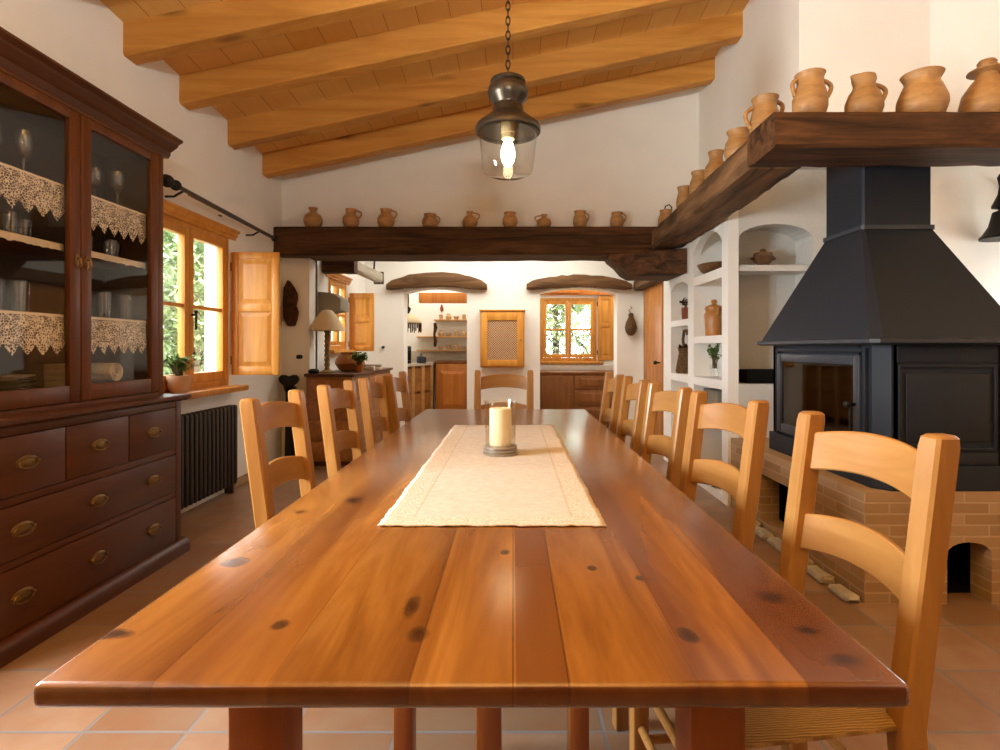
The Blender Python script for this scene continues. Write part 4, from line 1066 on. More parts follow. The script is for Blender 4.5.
for u, w, h, pr, hd, lab in A6: pot('clay_pot', lab, onA(u, zA), pr, h, w, hd, 'clay')
p0 = onA(666, zA); t_ = bpy.data.objects.get('clay_pot.009')
hk = MB(); hk.tube([(-.02, 0, .0), (-.005, 0, .055), (.03, 0, .07), (.055, 0, .045), (.055, 0, .015)], .006, 8); hk.build('iron_hook_handle', 'iron', t_); 
bpy.data.objects['iron_hook_handle'].location = (0, 0, .185)
yB, zB = 2.79, 2.302
def uB(u): return (u - 513) / 560 * yB
pot('clay_pot', 'clay jug with side spout and right handle, first on the front mantel beam', (uB(810), yB, zB), TALLJ, .240, .170, [(1, .5, .88, .32), (-1, .55, .9, .15)], 'clay', 0)
pot('clay_pot', 'clay pitcher with pouring lip and right handle, second on the front mantel beam', (uB(864), yB, zB), [(.62, 0), (.8, .06), (1, .28), (.98, .42), (.8, .6), (.6, .7), (.56, .78), (.64, .88), (.6, .96), (.4, 1)], .238, .172, [(1, .4, .8, .3)], 'clay', 0, spout=.3)
pot('clay_pot', 'wide-mouthed round clay pot without handles on the front mantel beam', (uB(922), yB, zB), [(.6, 0), (.82, .08), (1, .34), (.98, .48), (.8, .7), (.68, .82), (.7, .88), (.84, 1)], .238, .222, [], 'clay')
pot('clay_pot', 'clay bottle with broad disc rim and lid at the right edge of the front mantel', (uB(987), yB, zB), [(.75, 0), (.9, .06), (1, .3), (.9, .48), (.6, .66), (.42, .74), (.4, .8), (.72, .84), (.7, .86), (.4, .87), (.38, .9)], .30, .23, [(1, .55, .8, .3)], 'clay', lid=[(0, .87), (.36, .88), (.4, .93), (.3, .96), (.36, .99), (.3, 1.03), (0, 1.04)])

# ------------------------------------------------------------------ fireplace
fp = thing('fireplace', 'large black metal hooded fireplace with a glass side door on a brick hearth', 'fireplace', (1.73, 2.62, .515))
fx, fy, fz = 1.73, 2.62, .515
BX1, BY1 = 2.32, 3.72
def oct_(x0, x1, y0, y1, c, z): return [(x - fx, y - fy, z - fz) for x, y in ((x0 + c, y0), (x1 - c, y0), (x1, y0 + c), (x1, y1 - c), (x1 - c, y1), (x0 + c, y1), (x0, y1 - c), (x0, y0 + c))]
m = MB()
m.loft([oct_(1.66, 2.40, 2.565, 3.78, .03, 1.195), oct_(1.64, 2.42, 2.545, 3.80, .03, 1.205), oct_(1.64, 2.42, 2.545, 3.80, .03, 1.222), oct_(1.66, 2.40, 2.565, 3.78, .03, 1.228)]); m.build('ledge', 'black_trim', fp)
m = MB(); m.loft([oct_(1.66, 2.40, 2.565, 3.78, .04, 1.226), oct_(1.872, 2.248, 2.995, 3.365, .012, 1.822)]); m.build('hood', 'black', fp, smooth=False)
m = MB(); m.loft([oct_(1.862, 2.258, 2.985, 3.375, .012, 1.815), oct_(1.862, 2.258, 2.985, 3.375, .012, 1.838)]); m.build('collar', 'black_trim', fp, smooth=False)
m = MB(); m.loft([oct_(1.875, 2.245, 3.0, 3.36, .01, 1.838), oct_(1.875, 2.245, 3.0, 3.36, .01, 2.40)]); m.build('flue', 'black', fp, smooth=False)
# body: shell with an opening on the table side
dy0, dy1, dz0, dz1 = 2.76, 3.62, .645, 1.145
m = MB()
def Fb(x0, x1, y0, y1, z0, z1, *a): return (x0 - fx, x1 - fx, y0 - fy, y1 - fy, z0 - fz, z1 - fz) + a
m.box(*Fb(1.78, BX1, 2.62, 2.66, .62, 1.196)); m.box(*Fb(BX1 - .04, BX1, 2.62, BY1, .62, 1.196)); m.box(*Fb(1.73, BX1, BY1 - .04, BY1, .62, 1.196))
m.prism([(1.73 - fx, 2.70 - fy), (1.77 - fx, 2.62 - fy), (1.80 - fx, 2.62 - fy), (1.80 - fx, 2.80 - fy), (1.73 - fx, 2.80 - fy)], 'z', .62 - fz, 1.196 - fz)
m.box(*Fb(1.73, 1.77, dy1 - .02, BY1, .62, 1.196)); m.box(*Fb(1.73, 1.77, 2.78, dy1, dz1 - .02, 1.196)); m.box(*Fb(1.73, 1.77, 2.78, dy1, .62, dz0 + .02))
m.box(*Fb(1.76, BX1 - .02, 2.64, BY1 - .02, .615, .64)); m.box(*Fb(1.76, BX1 - .02, 2.64, BY1 - .02, 1.18, 1.196))
m.build('body', 'black', fp, smooth=False)
m = MB(); m.box(*Fb(BX1 - .06, BX1 - .041, 2.68, BY1 - .05, .64, 1.18)); m.box(*Fb(1.80, BX1 - .06, 2.66, 2.68, .64, 1.18)); m.box(*Fb(1.78, BX1 - .05, BY1 - .06, BY1 - .041, .64, 1.18))
m.box(*Fb(1.78, BX1 - .06, 2.68, BY1 - .06, .641, .66))
m.build('firebox', 'bowlwood', fp, smooth=False)
m = MB(); m.prism([(1.70 - fx, 2.66 - fy), (1.76 - fx, 2.60 - fy), (BX1 + .02 - fx, 2.60 - fy), (BX1 + .02 - fx, BY1 - fy), (1.70 - fx, BY1 - fy)], 'z', 0.0, .115, .004); m.build('plinth', 'black', fp, smooth=False)
# door
m = MB(); fr = .05
for a, b in ((dy0, dy0 + fr), (dy1 - fr, dy1)): m.box(*Fb(1.705, 1.735, a, b, dz0, dz1, .006))
m.box(*Fb(1.705, 1.735, dy0 + fr, dy1 - fr, dz0, dz0 + fr * 1.1, .006)); m.box(*Fb(1.705, 1.735, dy0 + fr, dy1 - fr, dz1 - fr, dz1, .006))
do = m.build('door', 'black_trim', fp)
m = MB()
for a, b in ((dy0 - .035, dy0 - .012), (dy1 + .012, dy1 + .035)): m.box(*Fb(1.712, 1.735, a, b, dz0 - .02, dz1 + .035, .004))
m.box(*Fb(1.712, 1.735, dy0 - .012, dy1 + .012, dz1 + .012, dz1 + .035, .004))
m.build('door_surround', 'black', fp)
m = MB(); m.box(*Fb(1.716, 1.721, dy0 + fr - .005, dy1 - fr + .005, dz0 + fr, dz1 - fr + .005)); m.build('glass_pane', 'fireglass', do, smooth=False)
m = MB(); yy = dy0 + .03 - fy; zz = .90 - fz; m.cyl((-.025, yy, zz), (-.06, yy, zz), .008, 10); m.ball((-.065, yy, zz), .018, 12); m.cyl((-.05, yy, zz), (-.05, yy, zz - .14), .006, 8); m.build('handle', 'iron', do)
# front inset panels
m = MB()
def frame(x0, x1, z0, z1, w, y0, y1):
    m.box(*Fb(x0, x0 + w, y0, y1, z0, z1, .003)); m.box(*Fb(x1 - w, x1, y0, y1, z0, z1, .003)); m.box(*Fb(x0 + w, x1 - w, y0, y1, z0, z0 + w, .003)); m.box(*Fb(x0 + w, x1 - w, y0, y1, z1 - w, z1, .003))
frame(1.80, 2.26, .70, 1.10, .012, 2.609, 2.622); m.box(*Fb(1.835, 2.225, 2.611, 2.622, .74, 1.062, .006))
m.build('front_panel', 'black', fp)
m = MB(); m.box(*Fb(1.795, 2.265, 2.612, 2.622, 1.112, 1.19, .004)); m.box(*Fb(2.275, 2.318, 2.608, 2.622, .63, 1.19, .004)); m.box(*Fb(1.795, 2.265, 2.612, 2.622, .632, .69, .004)); m.build('trim_strips', 'black_trim' if False else 'black', fp)
# brick hearth with two openings
HX0, HY0, HZ = 1.62, 2.58, .513
t = thing('brick_hearth', 'pale brick hearth base with an arched black opening under the fireplace', 'hearth', (HX0, HY0, 0))
m = MB()
n0, n1 = 2.0 - HX0, 2.205 - HX0       # front arch
P = arch_header(n0, n1, .23, .285, HZ)
m.prism(P, 'y', 0, .12); m.box(0, n0, 0, .12, 0, HZ); m.box(n1, 2.56, 0, .12, 0, HZ)
s0, s1 = .70, 1.08                     # side opening
m.box(0, .12, .12, s0, 0, HZ); m.box(0, .12, s1, 1.585, 0, HZ); m.box(0, .12, s0, s1, .36, HZ); m.box(0, .12, s0, s1, 0, .06)
m.box(.12, 2.56, .12, 1.585, HZ - .07, HZ)
m.build('brickwork', 'brick', t, smooth=False)
m = MB(); m.box(n0 - .05, n1 + .05, .119, .45, 0.0, .01); m.box(n0 - .06, n0 - .05, .119, .45, 0, .4); m.box(n1 + .05, n1 + .06, .119, .45, 0, .4); m.box(n0 - .06, n1 + .06, .45, .46, 0, .4)
m.box(.119, .4, s0 - .04, s1 + .04, .05, .06); m.box(.4, .41, s0 - .04, s1 + .04, 0, .42); m.box(.119, .4, s0 - .05, s0 - .04, 0, .42); m.box(.119, .4, s1 + .04, s1 + .05, 0, .42)
m.build('black_lining', 'void', t, smooth=False)  # near-black lining set inside both hearth openings
rnd = random.Random(31)
for k in range(6):
    mb = MB(); L_ = rnd.uniform(.15, .2); h = rnd.uniform(.03, .05); mb.box(-.03, .04, -L_ / 2, L_ / 2, 0, h, .012, 2)
    for v in mb.bm.verts: v.co += Vector((rnd.uniform(-.006, .006), rnd.uniform(-.008, .008), rnd.uniform(-.006, .006) if v.co.z > .03 else 0))
    o = mb.build('kerb_stone', 'stone', loc=(HX0 - .055, 2.66 + .21 * k, 0), rotz=rnd.uniform(-.06, .06))
    tag(o, 'rough pale stone on the floor along the hearth side, %s' % ('nearest the camera', 'second from the camera', 'third from the camera', 'fourth from the camera', 'fifth from the camera', 'farthest back')[k], 'stone', 'stones along the hearth side')
mb = MB(); mb.box(-.15, .15, -.08, .08, 0, .105, .01); mb.box(-.13, .13, -.082, -.079, .02, .09, .003)
tag(mb.build('black_box', 'void', loc=(1.92, 4.32, .911)), 'low black box on the alcove ledge left of the fireplace', 'box')
# iron bell lantern
t = thing('iron_bell', 'black iron bell hanging on the white wall at the right edge', 'bell', (3.50, 4.17, 1.96))
m = MB(); m.lathe([(0, .0), (.135, .0), (.137, .015), (.12, .03), (.085, .09), (.07, .15), (.062, .19), (.03, .205), (0, .205)], (0, -.17, 0), seg=24); m.build('bell', 'iron', t)
m = MB(); m.lathe([(0, .2), (.02, .2), (.03, .215), (.066, .225), (.066, .24), (.05, .275), (.03, .32), (.022, .38), (.03, .42), (.034, .44), (.022, .465), (0, .47)], (0, -.17, 0), seg=16); m.build('stem', 'iron', t)
m = MB(); m.tube([(.15, 0, .40), (.08, -.1, .42), (0, -.17, .40)], .012, 8); m.box(.12, .18, -.012, 0, .32, .46, .004); m.build('bracket', 'iron', t)

# ------------------------------------------------------------------ things in the niches
mb = MB(); mb.lathe([(0, 0), (.06, 0), (.1, .03), (.125, .075), (.13, .085), (.12, .085), (.09, .035), (0, .02)], seg=28)
for v in mb.bm.verts: v.co.y *= 1.45
tag(mb.build('bowl', 'bowlwood', loc=(1.70, 4.74, 1.801)), 'low brown oval bowl in the top arched niche of the side wall', 'bowl')
pot('lidded_jar', 'ochre glazed jar with lid and lug handle on the second niche shelf', (1.695, 4.72, 1.281), [(.8, 0), (.86, .1), (.92, .45), (.95, .75), (.8, .86), (.86, .92), (.86, 1)], .24, .175, [(-1, .72, .95, .25), (1, .72, .95, .25)], 'jarclay', R(90), group='jars in the wall niches', lid=[(0, .96), (.88, .97), (.8, 1.04), (.3, 1.10), (.18, 1.14), (.3, 1.2), (.22, 1.27), (0, 1.28)])
t = plant('potted_plant', 'green sprigs in a clear glass on the third niche shelf', (1.70, 4.72, .931), [(0, 0), (.03, 0), (.032, .01), (.04, .11), (.038, .11), (.03, .012), (0, .01)], 'glass', 26, .22, .075, .036, .012, 'leafy', 8, .09)
plant('dried_bouquet', 'small dark bouquet in a striped vase in the far arched niche', (1.675, 5.42, 1.451), [(0, 0), (.03, 0), (.04, .02), (.045, .09), (.042, .12), (.037, .12), (.03, .1), (0, .09)], 'pinkish', 10, .11, .05, .045, .014, 'bark', 12, .11, 'bouquet')
t = thing('wicker_figure', 'brown wicker basket figure with arched handle in the far niche', 'basket', (1.69, 5.50, .931))
m = MB(); m.lathe([(0, 0), (.085, 0), (.09, .03), (.075, .12), (.06, .2), (.07, .25), (.05, .25), (.0, .22)], seg=18); m.build('body', 'basket', t)
m = MB(); m.tube([(0, .03, .22), (0, .07, .33), (0, .03, .42), (0, -.05, .42), (0, -.07, .38)], .014, 8); m.build('handle', 'basket', t)
m = MB()
rnd = random.Random(3)
for k in range(40): m.leaf((rnd.uniform(-.04, .04), rnd.uniform(-.05, .05), .24), (rnd.uniform(-1, 1), rnd.uniform(-1, 1), rnd.uniform(.1, 1)), .06, .012)
m.build('dried_flowers', 'bark', t, smooth=False)
pot('tureen', 'brown lidded tureen with two ear handles in the alcove left of the hood', (1.92, 4.30, 1.801), [(.35, 0), (.4, .06), (.8, .4), (.95, .62), (1.0, .66), (.9, .7)], .11, .165, [(-1, .5, .62, .25), (1, .5, .62, .25)], 'bowlwood', 0, group='jars in the wall niches', lid=[(0, .66), (.92, .68), (.7, .85), (.3, .98), (.2, 1.05), (.3, 1.15), (.2, 1.25), (0, 1.26)])
def slant_bottle(loc, lab):
    mb = MB(); mb.lathe([(0, 0), (.036, 0), (.038, .01), (.038, .17), (.03, .2), (.014, .22), (.013, .28), (.016, .285), (.016, .3), (0, .3)], seg=18)
    o = mb.build('wine_bottle', 'bottle'); o.rotation_euler = (R(90), 0, R(90)); o.location = loc; tag(o, lab, 'bottle', 'bottles lying in the low niche')
for k, (y, z) in enumerate(((4.51, .099), (4.60, .099), (4.69, .099), (4.555, .168), (4.645, .168))):
    slant_bottle((1.604, y, z), 'dark wine bottle lying in the low wall niche, ' + ('lower row nearest the fireplace', 'lower row middle', 'lower row farthest from the fireplace', 'upper row nearer the fireplace', 'upper row farther from the fireplace')[k])
mb = MB(); mb.box(-.1, .1, -.17, .17, 0, .2, .01); tag(mb.build('newspaper_stack', 'grey', loc=(1.76, 4.72, .63)), 'grey printed box on the shelf below the niche plant', 'box')
mb = MB(); mb.box(1.61, 1.9, 4.285, 4.958, .60, .629, .003); tag(mb.build('niche_shelf', 'shelfw'), 'thin wooden shelf in the low wall niche behind the chairs', 'shelf')

# ------------------------------------------------------------------ sideboard and what stands on it
t = thing('sideboard', 'brown wooden sideboard behind the left chairs, under the cream table lamp', 'sideboard', (-2.07, 5.56, 0))
SD, SLn = .47, 1.75
m = MB(); m.box(.01, SD, .012, SLn, .05, .895, .004); m.build('carcass', 'side', t)
m = MB(); m.box(0, SD + .03, -.025, SLn + .02, .895, .925, .008); m.build('top', 'mahog', t)
m = MB(); m.box(.03, SD - .03, .04, SLn - .03, 0, .05); m.build('plinth', 'mahog', t)
for k in range(3):
    y0 = .05 + k * .565
    d = MB(); d.box(SD - .004, SD + .014, y0, y0 + .53, .67, .86, .005); do = d.build('drawer', 'side', t)
    h = MB(); h.ball((SD + .026, y0 + .265, .765), .016, 12); h.build('knob', 'brass', do)
    d = MB(); d.box(SD - .004, SD + .014, y0, y0 + .53, .09, .64, .005); do = d.build('door', 'side', t)
    h = MB(); h.ball((SD + .026, y0 + .48, .4), .016, 12); h.build('knob', 'brass', do)
for z0, z1 in ((.68, .86), (.48, .65), (.27, .45), (.08, .24)):
    d = MB(); d.box(.05, SD - .04, -.004, .014, z0, z1, .005); d.build('end_panel', 'side', t)
LX, LY = -1.905, 5.74
t = thing('table_lamp', 'table lamp with cream conical shade and twisted gilt stem on the sideboard', 'lamp', (LX, LY, .925))
m = MB(); m.lathe([(0, 0), (.075, 0), (.078, .012), (.05, .025), (.03, .035), (0, .035)]); m.build('base', 'gilt', t)
m = MB()
for ph in (0, PI): m.tube([(.014 * math.cos(k * .55 + ph), .014 * math.sin(k * .55 + ph), .03 + k * .0085) for k in range(48)], .015, 8)
m.build('stem', 'gilt', t)
m = MB(); m.lathe([(.178, .435), (.176, .43), (.185, .43), (.17, .46), (.12, .55), (.055, .635), (.03, .645), (.03, .638), (.052, .628), (.115, .545), (.166, .455), (.178, .435)], seg=36); m.build('lamp_shade', 'shade', t)
m = MB(); m.cyl((0, 0, .43), (0, 0, .60), .012); m.build('lamp_socket', 'brass', t)
pot('round_vase', 'squat brown pottery vase on the sideboard beside the lamp', (-1.79, 6.15, .925), [(.5, 0), (.75, .1), (1, .4), (.96, .6), (.7, .85), (.6, .92), (.66, 1)], .21, .32, [], 'pottery', group='sideboard pottery')
plant('potted_plant', 'small bright green plant on the sideboard beside the brown vase', (-1.62, 5.90, .925), [(0, 0), (.035, 0), (.04, .02), (.05, .07), (.05, .08), (.045, .08), (0, .06)], 'pottery', 60, .15, .10, .035, .013, 'leafy', 5, .075)
mb = MB(); mb.lathe([(0, 0), (.042, 0), (.055, .02), (.05, .035), (.03, .045), (0, .045)], seg=20); tag(mb.build('dark_dish', 'iron', loc=(-2.0, 5.62, .925)), 'low dark dish on the left end of the sideboard', 'dish')
for k in range(4):
    mb = MB(); mb.box(-.10, .10, -.07, .07, 0, .016, .002); o = mb.build('book', ('paper', 'linen_white', 'grey', 'paper')[k], loc=(-1.66, 6.62, .925 + .0165 * k), rotz=.08 * k)
    tag(o, 'pale book, %s of the small pile on the sideboard' % ('lowest', 'second from bottom', 'third from bottom', 'topmost')[k], 'book', 'books on the sideboard')
mb = MB(); mb.box(-.05, .05, -.035, .035, 0, .05, .004); tag(mb.build('white_carton', 'ceramic_white', loc=(-1.62, 6.35, .925)), 'tiny white carton on the sideboard beside the books', 'carton')
# hood, beam end and weathered beam on the pantry wall
mb = MB(); mb.prism([(0, -.16), (.0, .2), (.14, .19), (.24, .13), (.24, 0.0), (.1, -.02), (.06, -.1)], 'y', 0, .30, .006)
tag(mb.build('wall_hood', 'grey', loc=(-2.078, 5.97, 1.58)), 'small grey stone hood on the wall behind the cream lampshade', 'hood')
mb = MB(); rough_beam(mb, (-2.07, 6.13, 2.08), (-1.72, 6.13, 2.08), .14, .17, 8, .006, 8); tag(mb.build('beam_end', 'old_x'), 'short dark beam end beside the far left window', 'beam')
t = thing('hanging_pole', 'grey weathered timber hanging on a dark cord near the far left window', 'timber', (-1.76, 6.95, 2.09))
mb = MB(); rough_beam(mb, (-.03, -.68, .01), (.04, .25, -.01), .10, .13, 10, .008, 12); mb.build('timber', 'greywood', t)
mb = MB(); mb.tube([(.02, .05, .05), (.035, .06, .3), (.03, .05, .66)], .012, 8); mb.build('cord', 'iron', t)
mb = MB(); mb.box(-.03, .10, .23, .26, -.09, .07, .008); mb.build('end_plate', 'iron_rod', t)
mb = MB(); mb.lathe([(0, 0), (.02, 0), (.018, .03), (0, .035)]); o = mb.build('wall_knob', 'iron'); o.rotation_euler = (R(90), 0, 0); o.location = (-1.83, 7.9, 1.19); tag(o, 'tiny dark knob on the wall beside the small far shutter', 'door stop')

# ------------------------------------------------------------------ far wall: cane-fronted cabinet, hanging ornament
t = thing('wall_cabinet', 'small honey wood wall cabinet with woven cane door between the kitchen openings', 'cabinet', (-.148, 7.9, .91))
m = MB(); m.box(-.305, .305, -.16, 0, 0, .78, .006); m.build('carcass', 'honey', t)
m = MB(); w = .085
for a in (-.29, .29 - w): m.box(a, a + w, -.185, -.16, .02, .76, .004)
m.box(-.29 + w, .29 - w, -.184, -.16, .02, .02 + w, .004); m.box(-.29 + w, .29 - w, -.184, -.16, .76 - w * 1.3, .76, .004)
do = m.build('door', 'honey', t)
m = MB(); m.box(-.21, .21, -.172, -.162, .1, .66); m.build('cane_panel', 'cane', do, smooth=False)
m = MB(); m.ball((.255, -.197, .38), .012, 10); m.build('knob', 'brass', do)
m = MB(); m.box(-.32, .32, -.18, 0, .78, .80, .006); m.build('top', 'honey', t)
t = thing('hanging_gourd', 'pale woven gourd ornament hanging on the wall between opening and plank door', 'ornament', (1.655, 7.86, 1.35))
m = MB(); m.lathe([(0, 0), (.04, .01), (.075, .06), (.085, .12), (.07, .19), (.045, .24), (.03, .28), (.04, .3), (.02, .32), (0, .32)], seg=16); m.build('body', 'basket', t)
m = MB(); m.tube([(.0, 0, .31), (-.03, .01, .36), (0.02, .02, .39), (.0, .035, .42)], .006, 6); m.build('cord', 'stem', t)

# ------------------------------------------------------------------ kitchen behind the left opening
t = thing('kitchen_cabinet', 'orange panelled kitchen base cabinet seen through the left opening', 'cabinet', (-1.0, 9.28, 0))
m = MB(); m.box(-.28, .28, 0, .31, 0, .93); m.build('carcass', 'orange', t)
m = MB(); m.box(-.27, .27, -.02, 0, .13, .92, .006); do = m.build('door', 'orange', t)
m = MB(); m.loft([[(-.2, -.02, .2), (.2, -.02, .2), (.2, -.02, .80), (-.2, -.02, .80)], [(-.16, -.034, .25), (.16, -.034, .25), (.16, -.034, .75), (-.16, -.034, .75)]]); m.build('raised_panel', 'orange', do, smooth=False)
m = MB(); m.box(-.3, .3, -.03, .32, .931, .965, .006); m.build('worktop', 'brownk', t)
t = thing('kitchen_counter', 'pale-topped wooden kitchen counter with posts along the left inside the opening', 'counter', (-1.62, 8.3, 0))
vx, vy = .27, .90; ln = math.hypot(vx, vy); 
m = MB(); m.prism([(-.05, 0), (vx, vy), (vx, 1.28), (-.6, 1.28), (-.6, 0)], 'z', .08, .90); m.build('carcass', 'brownk', t, smooth=False)
m = MB(); m.prism([(.0, -.03), (vx + .04, vy), (vx + .04, 1.28), (-.62, 1.28), (-.62, -.03)], 'z', .901, .94); m.build('worktop', 'marble', t, smooth=False)
for f in (.03, .33, .66, .97):
    m = MB(); x, y = -.04 + (vx + .045) * f, vy * f; m.box(x - .01, x + .045, y - .03, y + .03, 0, .90, .004); m.build('post', 'shelfw', t)
for f0, f1 in ((.06, .30), (.36, .63), (.69, .94)):
    for z0, z1 in ((.12, .46), (.50, .86)):
        m = MB(); a = Vector((-.04 + (vx + .045) * f0, vy * f0)); b = Vector((-.04 + (vx + .045) * f1, vy * f1)); nn = Vector((1, -.3)).normalized() * .015
        m.loft([[(a.x, a.y, z0), (b.x, b.y, z0), (b.x, b.y, z1), (a.x, a.y, z1)], [(a.x + nn.x, a.y + nn.y, z0), (b.x + nn.x, b.y + nn.y, z0), (b.x + nn.x, b.y + nn.y, z1), (a.x + nn.x, a.y + nn.y, z1)]])
        m.build('drawer_front', 'side', t, smooth=False)
m = MB(); m.box(-2.0, -.62, 9.575, 9.6, .966, 1.13, .003); tag(m.build('splashback', 'marble'), 'pale stone splashback behind the orange kitchen cabinet', 'splashback')
shz = ((1.66, -1.33), (1.375, -1.62), (1.15, -1.62))
for i, (z, x0) in enumerate(shz):
    m = MB(); m.box(x0, -.6, 9.40, 9.6, z - .022, z, .003)
    tag(m.build('wall_shelf', 'shelfw'), 'pale wooden kitchen wall shelf, %s of three' % ('topmost', 'middle', 'lowest')[i], 'shelf', 'kitchen wall shelves')
    n = 5
    for k in range(n):
        x = -1.22 + .52 * k / (n - 1); kk = (i + k) % 3
        mb = MB()
        if kk == 0: mb.lathe([(0, 0), (.028, 0), (.034, .07), (.036, .085), (.032, .085), (.026, .01), (0, .01)], seg=12)
        elif kk == 1: mb.lathe([(0, 0), (.035, 0), (.05, .03), (.05, .06), (.03, .085), (.034, .1), (.028, .1), (0, .08)], seg=12)
        else: mb.lathe([(0, 0), (.02, 0), (.045, .035), (.055, .055), (.05, .055), (.02, .008), (0, .008)], seg=12)
        tag(mb.build(('cup', 'small_jar', 'bowl')[kk], 'cup', loc=(x, 9.49, z)), 'small pale %s, %s from the left on the %s kitchen shelf' % (('cup', 'jar', 'bowl')[kk], ordn[k], ('top', 'middle', 'lowest')[i]), ('cup', 'jar', 'bowl')[kk], 'crockery on the kitchen shelves')
m = MB(); m.tube([(0, 0, 0), (.01, 0, .1), (-.01, 0, .2), (.01, 0, .32), (0, 0, .40)], [.022, .03, .02, .032, .025], 8); tag(m.build('shelf_bracket', 'bark', loc=(-1.31, 9.40, 1.20)), 'dark carved upright at the left end of the kitchen shelves', 'bracket')
m = MB(); m.lathe([(0, 0), (.02, .01), (.03, .05), (.022, .09), (.012, .12), (0, .13)], seg=12, sy=.5); tag(m.build('wall_ornament', 'pinkish', loc=(-1.22, 9.585, 1.80)), 'small reddish ornament on the wall above the kitchen shelves', 'ornament')
m = MB(); m.box(-1.50, -.55, 8.9, 9.05, 1.90, 2.06, .006); tag(m.build('kitchen_beam', 'orange'), 'orange wooden beam inside the left kitchen opening', 'beam')
t = thing('kitchen_pendant', 'white bowl pendant with dark beaded fringe inside the left kitchen opening', 'lamp', (-1.62, 8.65, 1.46))
m = MB(); m.lathe([(.205, .10), (.20, .13), (.15, .19), (.08, .23), (.03, .25), (0, .25), (0, .245), (.08, .222), (.15, .18), (.195, .12)], seg=28); m.build('shade', 'shade', t)
m = MB(); rnd = random.Random(5)
for k in range(40):
    a = 2 * PI * k / 40; m.tube([(.2 * math.cos(a), .2 * math.sin(a), .11), (.2 * math.cos(a), .2 * math.sin(a), .0 - rnd.uniform(-.04, .05))], .008, 5)
m.build('bead_fringe', 'bark', t)
m = MB(); m.tube([(0, 0, .25), (.02, 0, .32), (-.02, 0, .36), (0, 0, .42), (0, 0, 1.29)], [.014, .03, .03, .014, .008], 8); m.build('chain', 'iron', t)
m = MB(); m.prism([(0, .0), (.28, 0), (.14, .5), (0, .5)], 'y', 0, .5); tag(m.build('plaster_hood', 'plaster', loc=(-2.27, 8.95, 1.95)), 'white plaster extractor hood in the kitchen corner', 'hood')
t = thing('coffee_maker', 'dark kitchen appliance on the counter at the left of the opening', 'appliance', (-1.68, 8.62, .94))
m = MB(); m.box(-.10, .10, -.09, .09, 0, .05, .01); m.build('base', 'iron', t)
m = MB(); m.box(-.10, .10, .02, .09, .05, .24, .01); m.build('tower', 'iron', t)
m = MB(); m.box(-.10, .10, -.09, .09, .20, .27, .015); m.build('head', 'black_trim', t)
m = MB(); m.lathe([(0, 0), (.05, 0), (.06, .05), (.045, .1), (.05, .11), (0, .11)], (0, -.03, .052), seg=16); m.build('carafe', 'bottle', t)
mb = MB(); mb.lathe([(0, 0), (.07, 0), (.075, .01), (.075, .09), (.07, .1), (0, .1)], seg=20); mb.lathe([(0, .1), (.072, .1), (.03, .12), (.012, .125), (.014, .14), (0, .145)], seg=20)
tag(mb.build('cooking_pot', 'black_trim', loc=(-1.46, 8.92, .94)), 'small dark cooking pot on the kitchen counter', 'pot')
# kitchen behind the right opening
t = thing('kitchen_cabinet', 'brown kitchen base cabinet under the far window in the right opening', 'cabinet', (.95, 8.22, 0))
m = MB(); m.box(-.56, .87, 0, .49, 0, .80); m.build('carcass', 'brownk', t)
m = MB(); m.box(-.57, .885, -.02, .495, .80, .83, .005); m.build('worktop', 'brownk', t)
m = MB(); m.box(-.54, -.07, -.018, 0, .08, .77, .006); do = m.build('door', 'brownk', t)
m = MB(); m.ball((-.12, -.03, .5), .014, 10); m.build('knob', 'brass', do)
for z0, z1 in ((.58, .77), (.34, .56), (.08, .32)):
    m = MB(); m.box(-.04, .83, -.018, 0, z0, z1, .006); do = m.build('drawer', 'brownk', t)
    m = MB(); m.loft([[(.03, -.018, z0 + .03), (.76, -.018, z0 + .03), (.76, -.018, z1 - .03), (.03, -.018, z1 - .03)], [(.06, -.028, z0 + .055), (.73, -.028, z0 + .055), (.73, -.028, z1 - .055), (.06, -.028, z1 - .055)]]); m.build('raised_panel', 'brownk', do, smooth=False)
m = MB(); m.box(.385, 1.83, 8.655, 8.718, .832, .93, .004); tag(m.build('splashback', 'ceramic_white'), 'pale band of splashback below the far kitchen window sill', 'splashback')

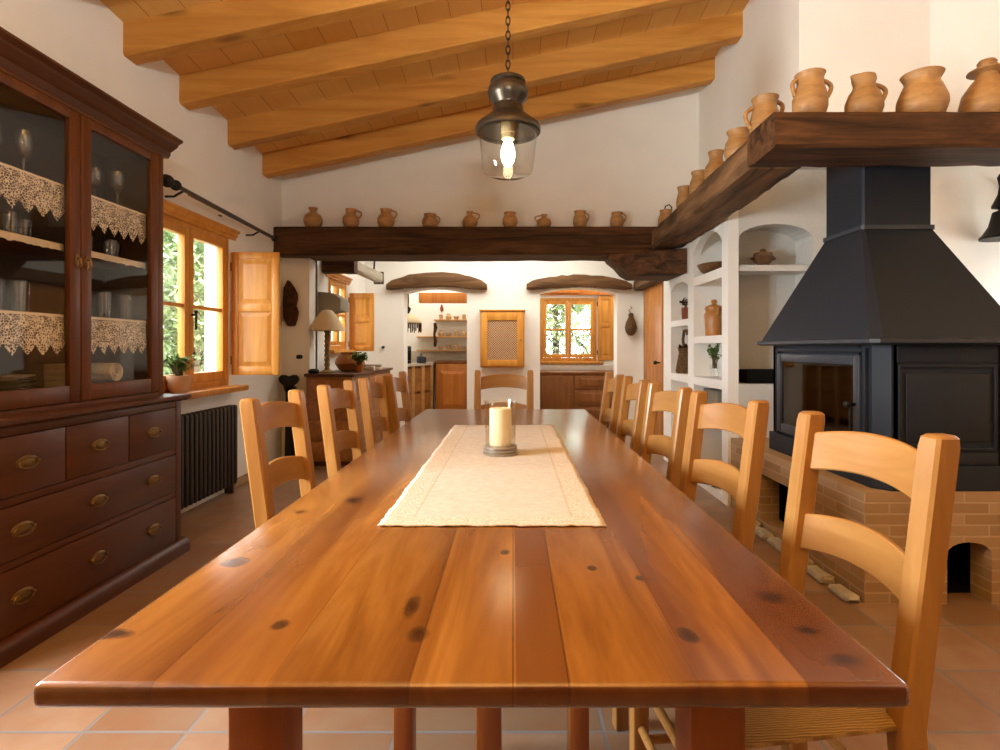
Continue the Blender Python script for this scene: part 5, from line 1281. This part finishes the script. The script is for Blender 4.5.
# ------------------------------------------------------------------ garden outside the windows
def hedge(name, label, loc, lx, ly, h, n, mat, seed, rotz=0):
    t = thing(name, label, 'hedge', loc, rotz); rnd = random.Random(seed); f = MB()
    for k in range(n):
        p = Vector((rnd.uniform(-lx, lx), rnd.uniform(-ly, ly), rnd.uniform(.0, h)))
        f.leaf(p, (rnd.uniform(-1, 1), rnd.uniform(-1, 1), rnd.uniform(-.6, 1)), .48 * rnd.uniform(.6, 1.3), .16)
    f.build('foliage', mat, t, smooth=False)
    s = MB()
    s.tube([(-lx, 0, .2), (0, 0, h * .6), (lx, 0, h * .9)], .05, 6); s.build('branches', 'trunk', t)
    return t
def tree(name, label, loc, h, r, n, mat, seed, trunk=True, leaf=.16, grp='garden trees'):
    t = thing(name, label, 'tree', loc, group=grp); rnd = random.Random(seed); f = MB()
    blobs = [(Vector((rnd.uniform(-.6, .6) * r, rnd.uniform(-.6, .6) * r, h * rnd.uniform(.35, .95))), r * rnd.uniform(.35, .6)) for _ in range(14)]
    for k in range(n):
        c, br = blobs[k % 14]; d = Vector((rnd.gauss(0, 1), rnd.gauss(0, 1), rnd.gauss(0, 1))).normalized()
        f.leaf(c + d * br * rnd.uniform(.6, 1.0), (rnd.uniform(-1, 1), rnd.uniform(-1, 1), rnd.uniform(-1, .6)), leaf * rnd.uniform(.6, 1.3), leaf * .3)
    f.build('crown', mat, t, smooth=False)
    s = MB(); s.tube([(0, 0, 0), (.05, .03, h * .4), (.0, .1, h * .8)], [.11, .08, .04], 8); s.build('trunk', 'trunk', t)
    return t
tree('garden_tree', 'grey-green tree outside the large left window', (-5.6, 9.6, -.13), 3.6, 1.7, 5200, 'leafdark', 1)
tree('garden_tree', 'second green tree farther back outside the large left window', (-9.2, 16.2, -.13), 5.0, 2.3, 5200, 'leafpale', 2)
tree('garden_tree', 'pale tree outside the far kitchen window', (.9, 12.3, -.13), 3.4, 1.0, 2600, 'leafpale', 3)
tree('garden_tree', 'darker tree at the left outside the far kitchen window', (2.9, 17.6, -.13), 4.4, 1.5, 1800, 'leafdark', 4)
hedge('garden_hedge', 'tall pale green hedge closing the view outside the large left window', (-13.0, 23.5, -.13), 6.0, 1.2, 8.5, 16000, 'leafdark', 6, R(30))
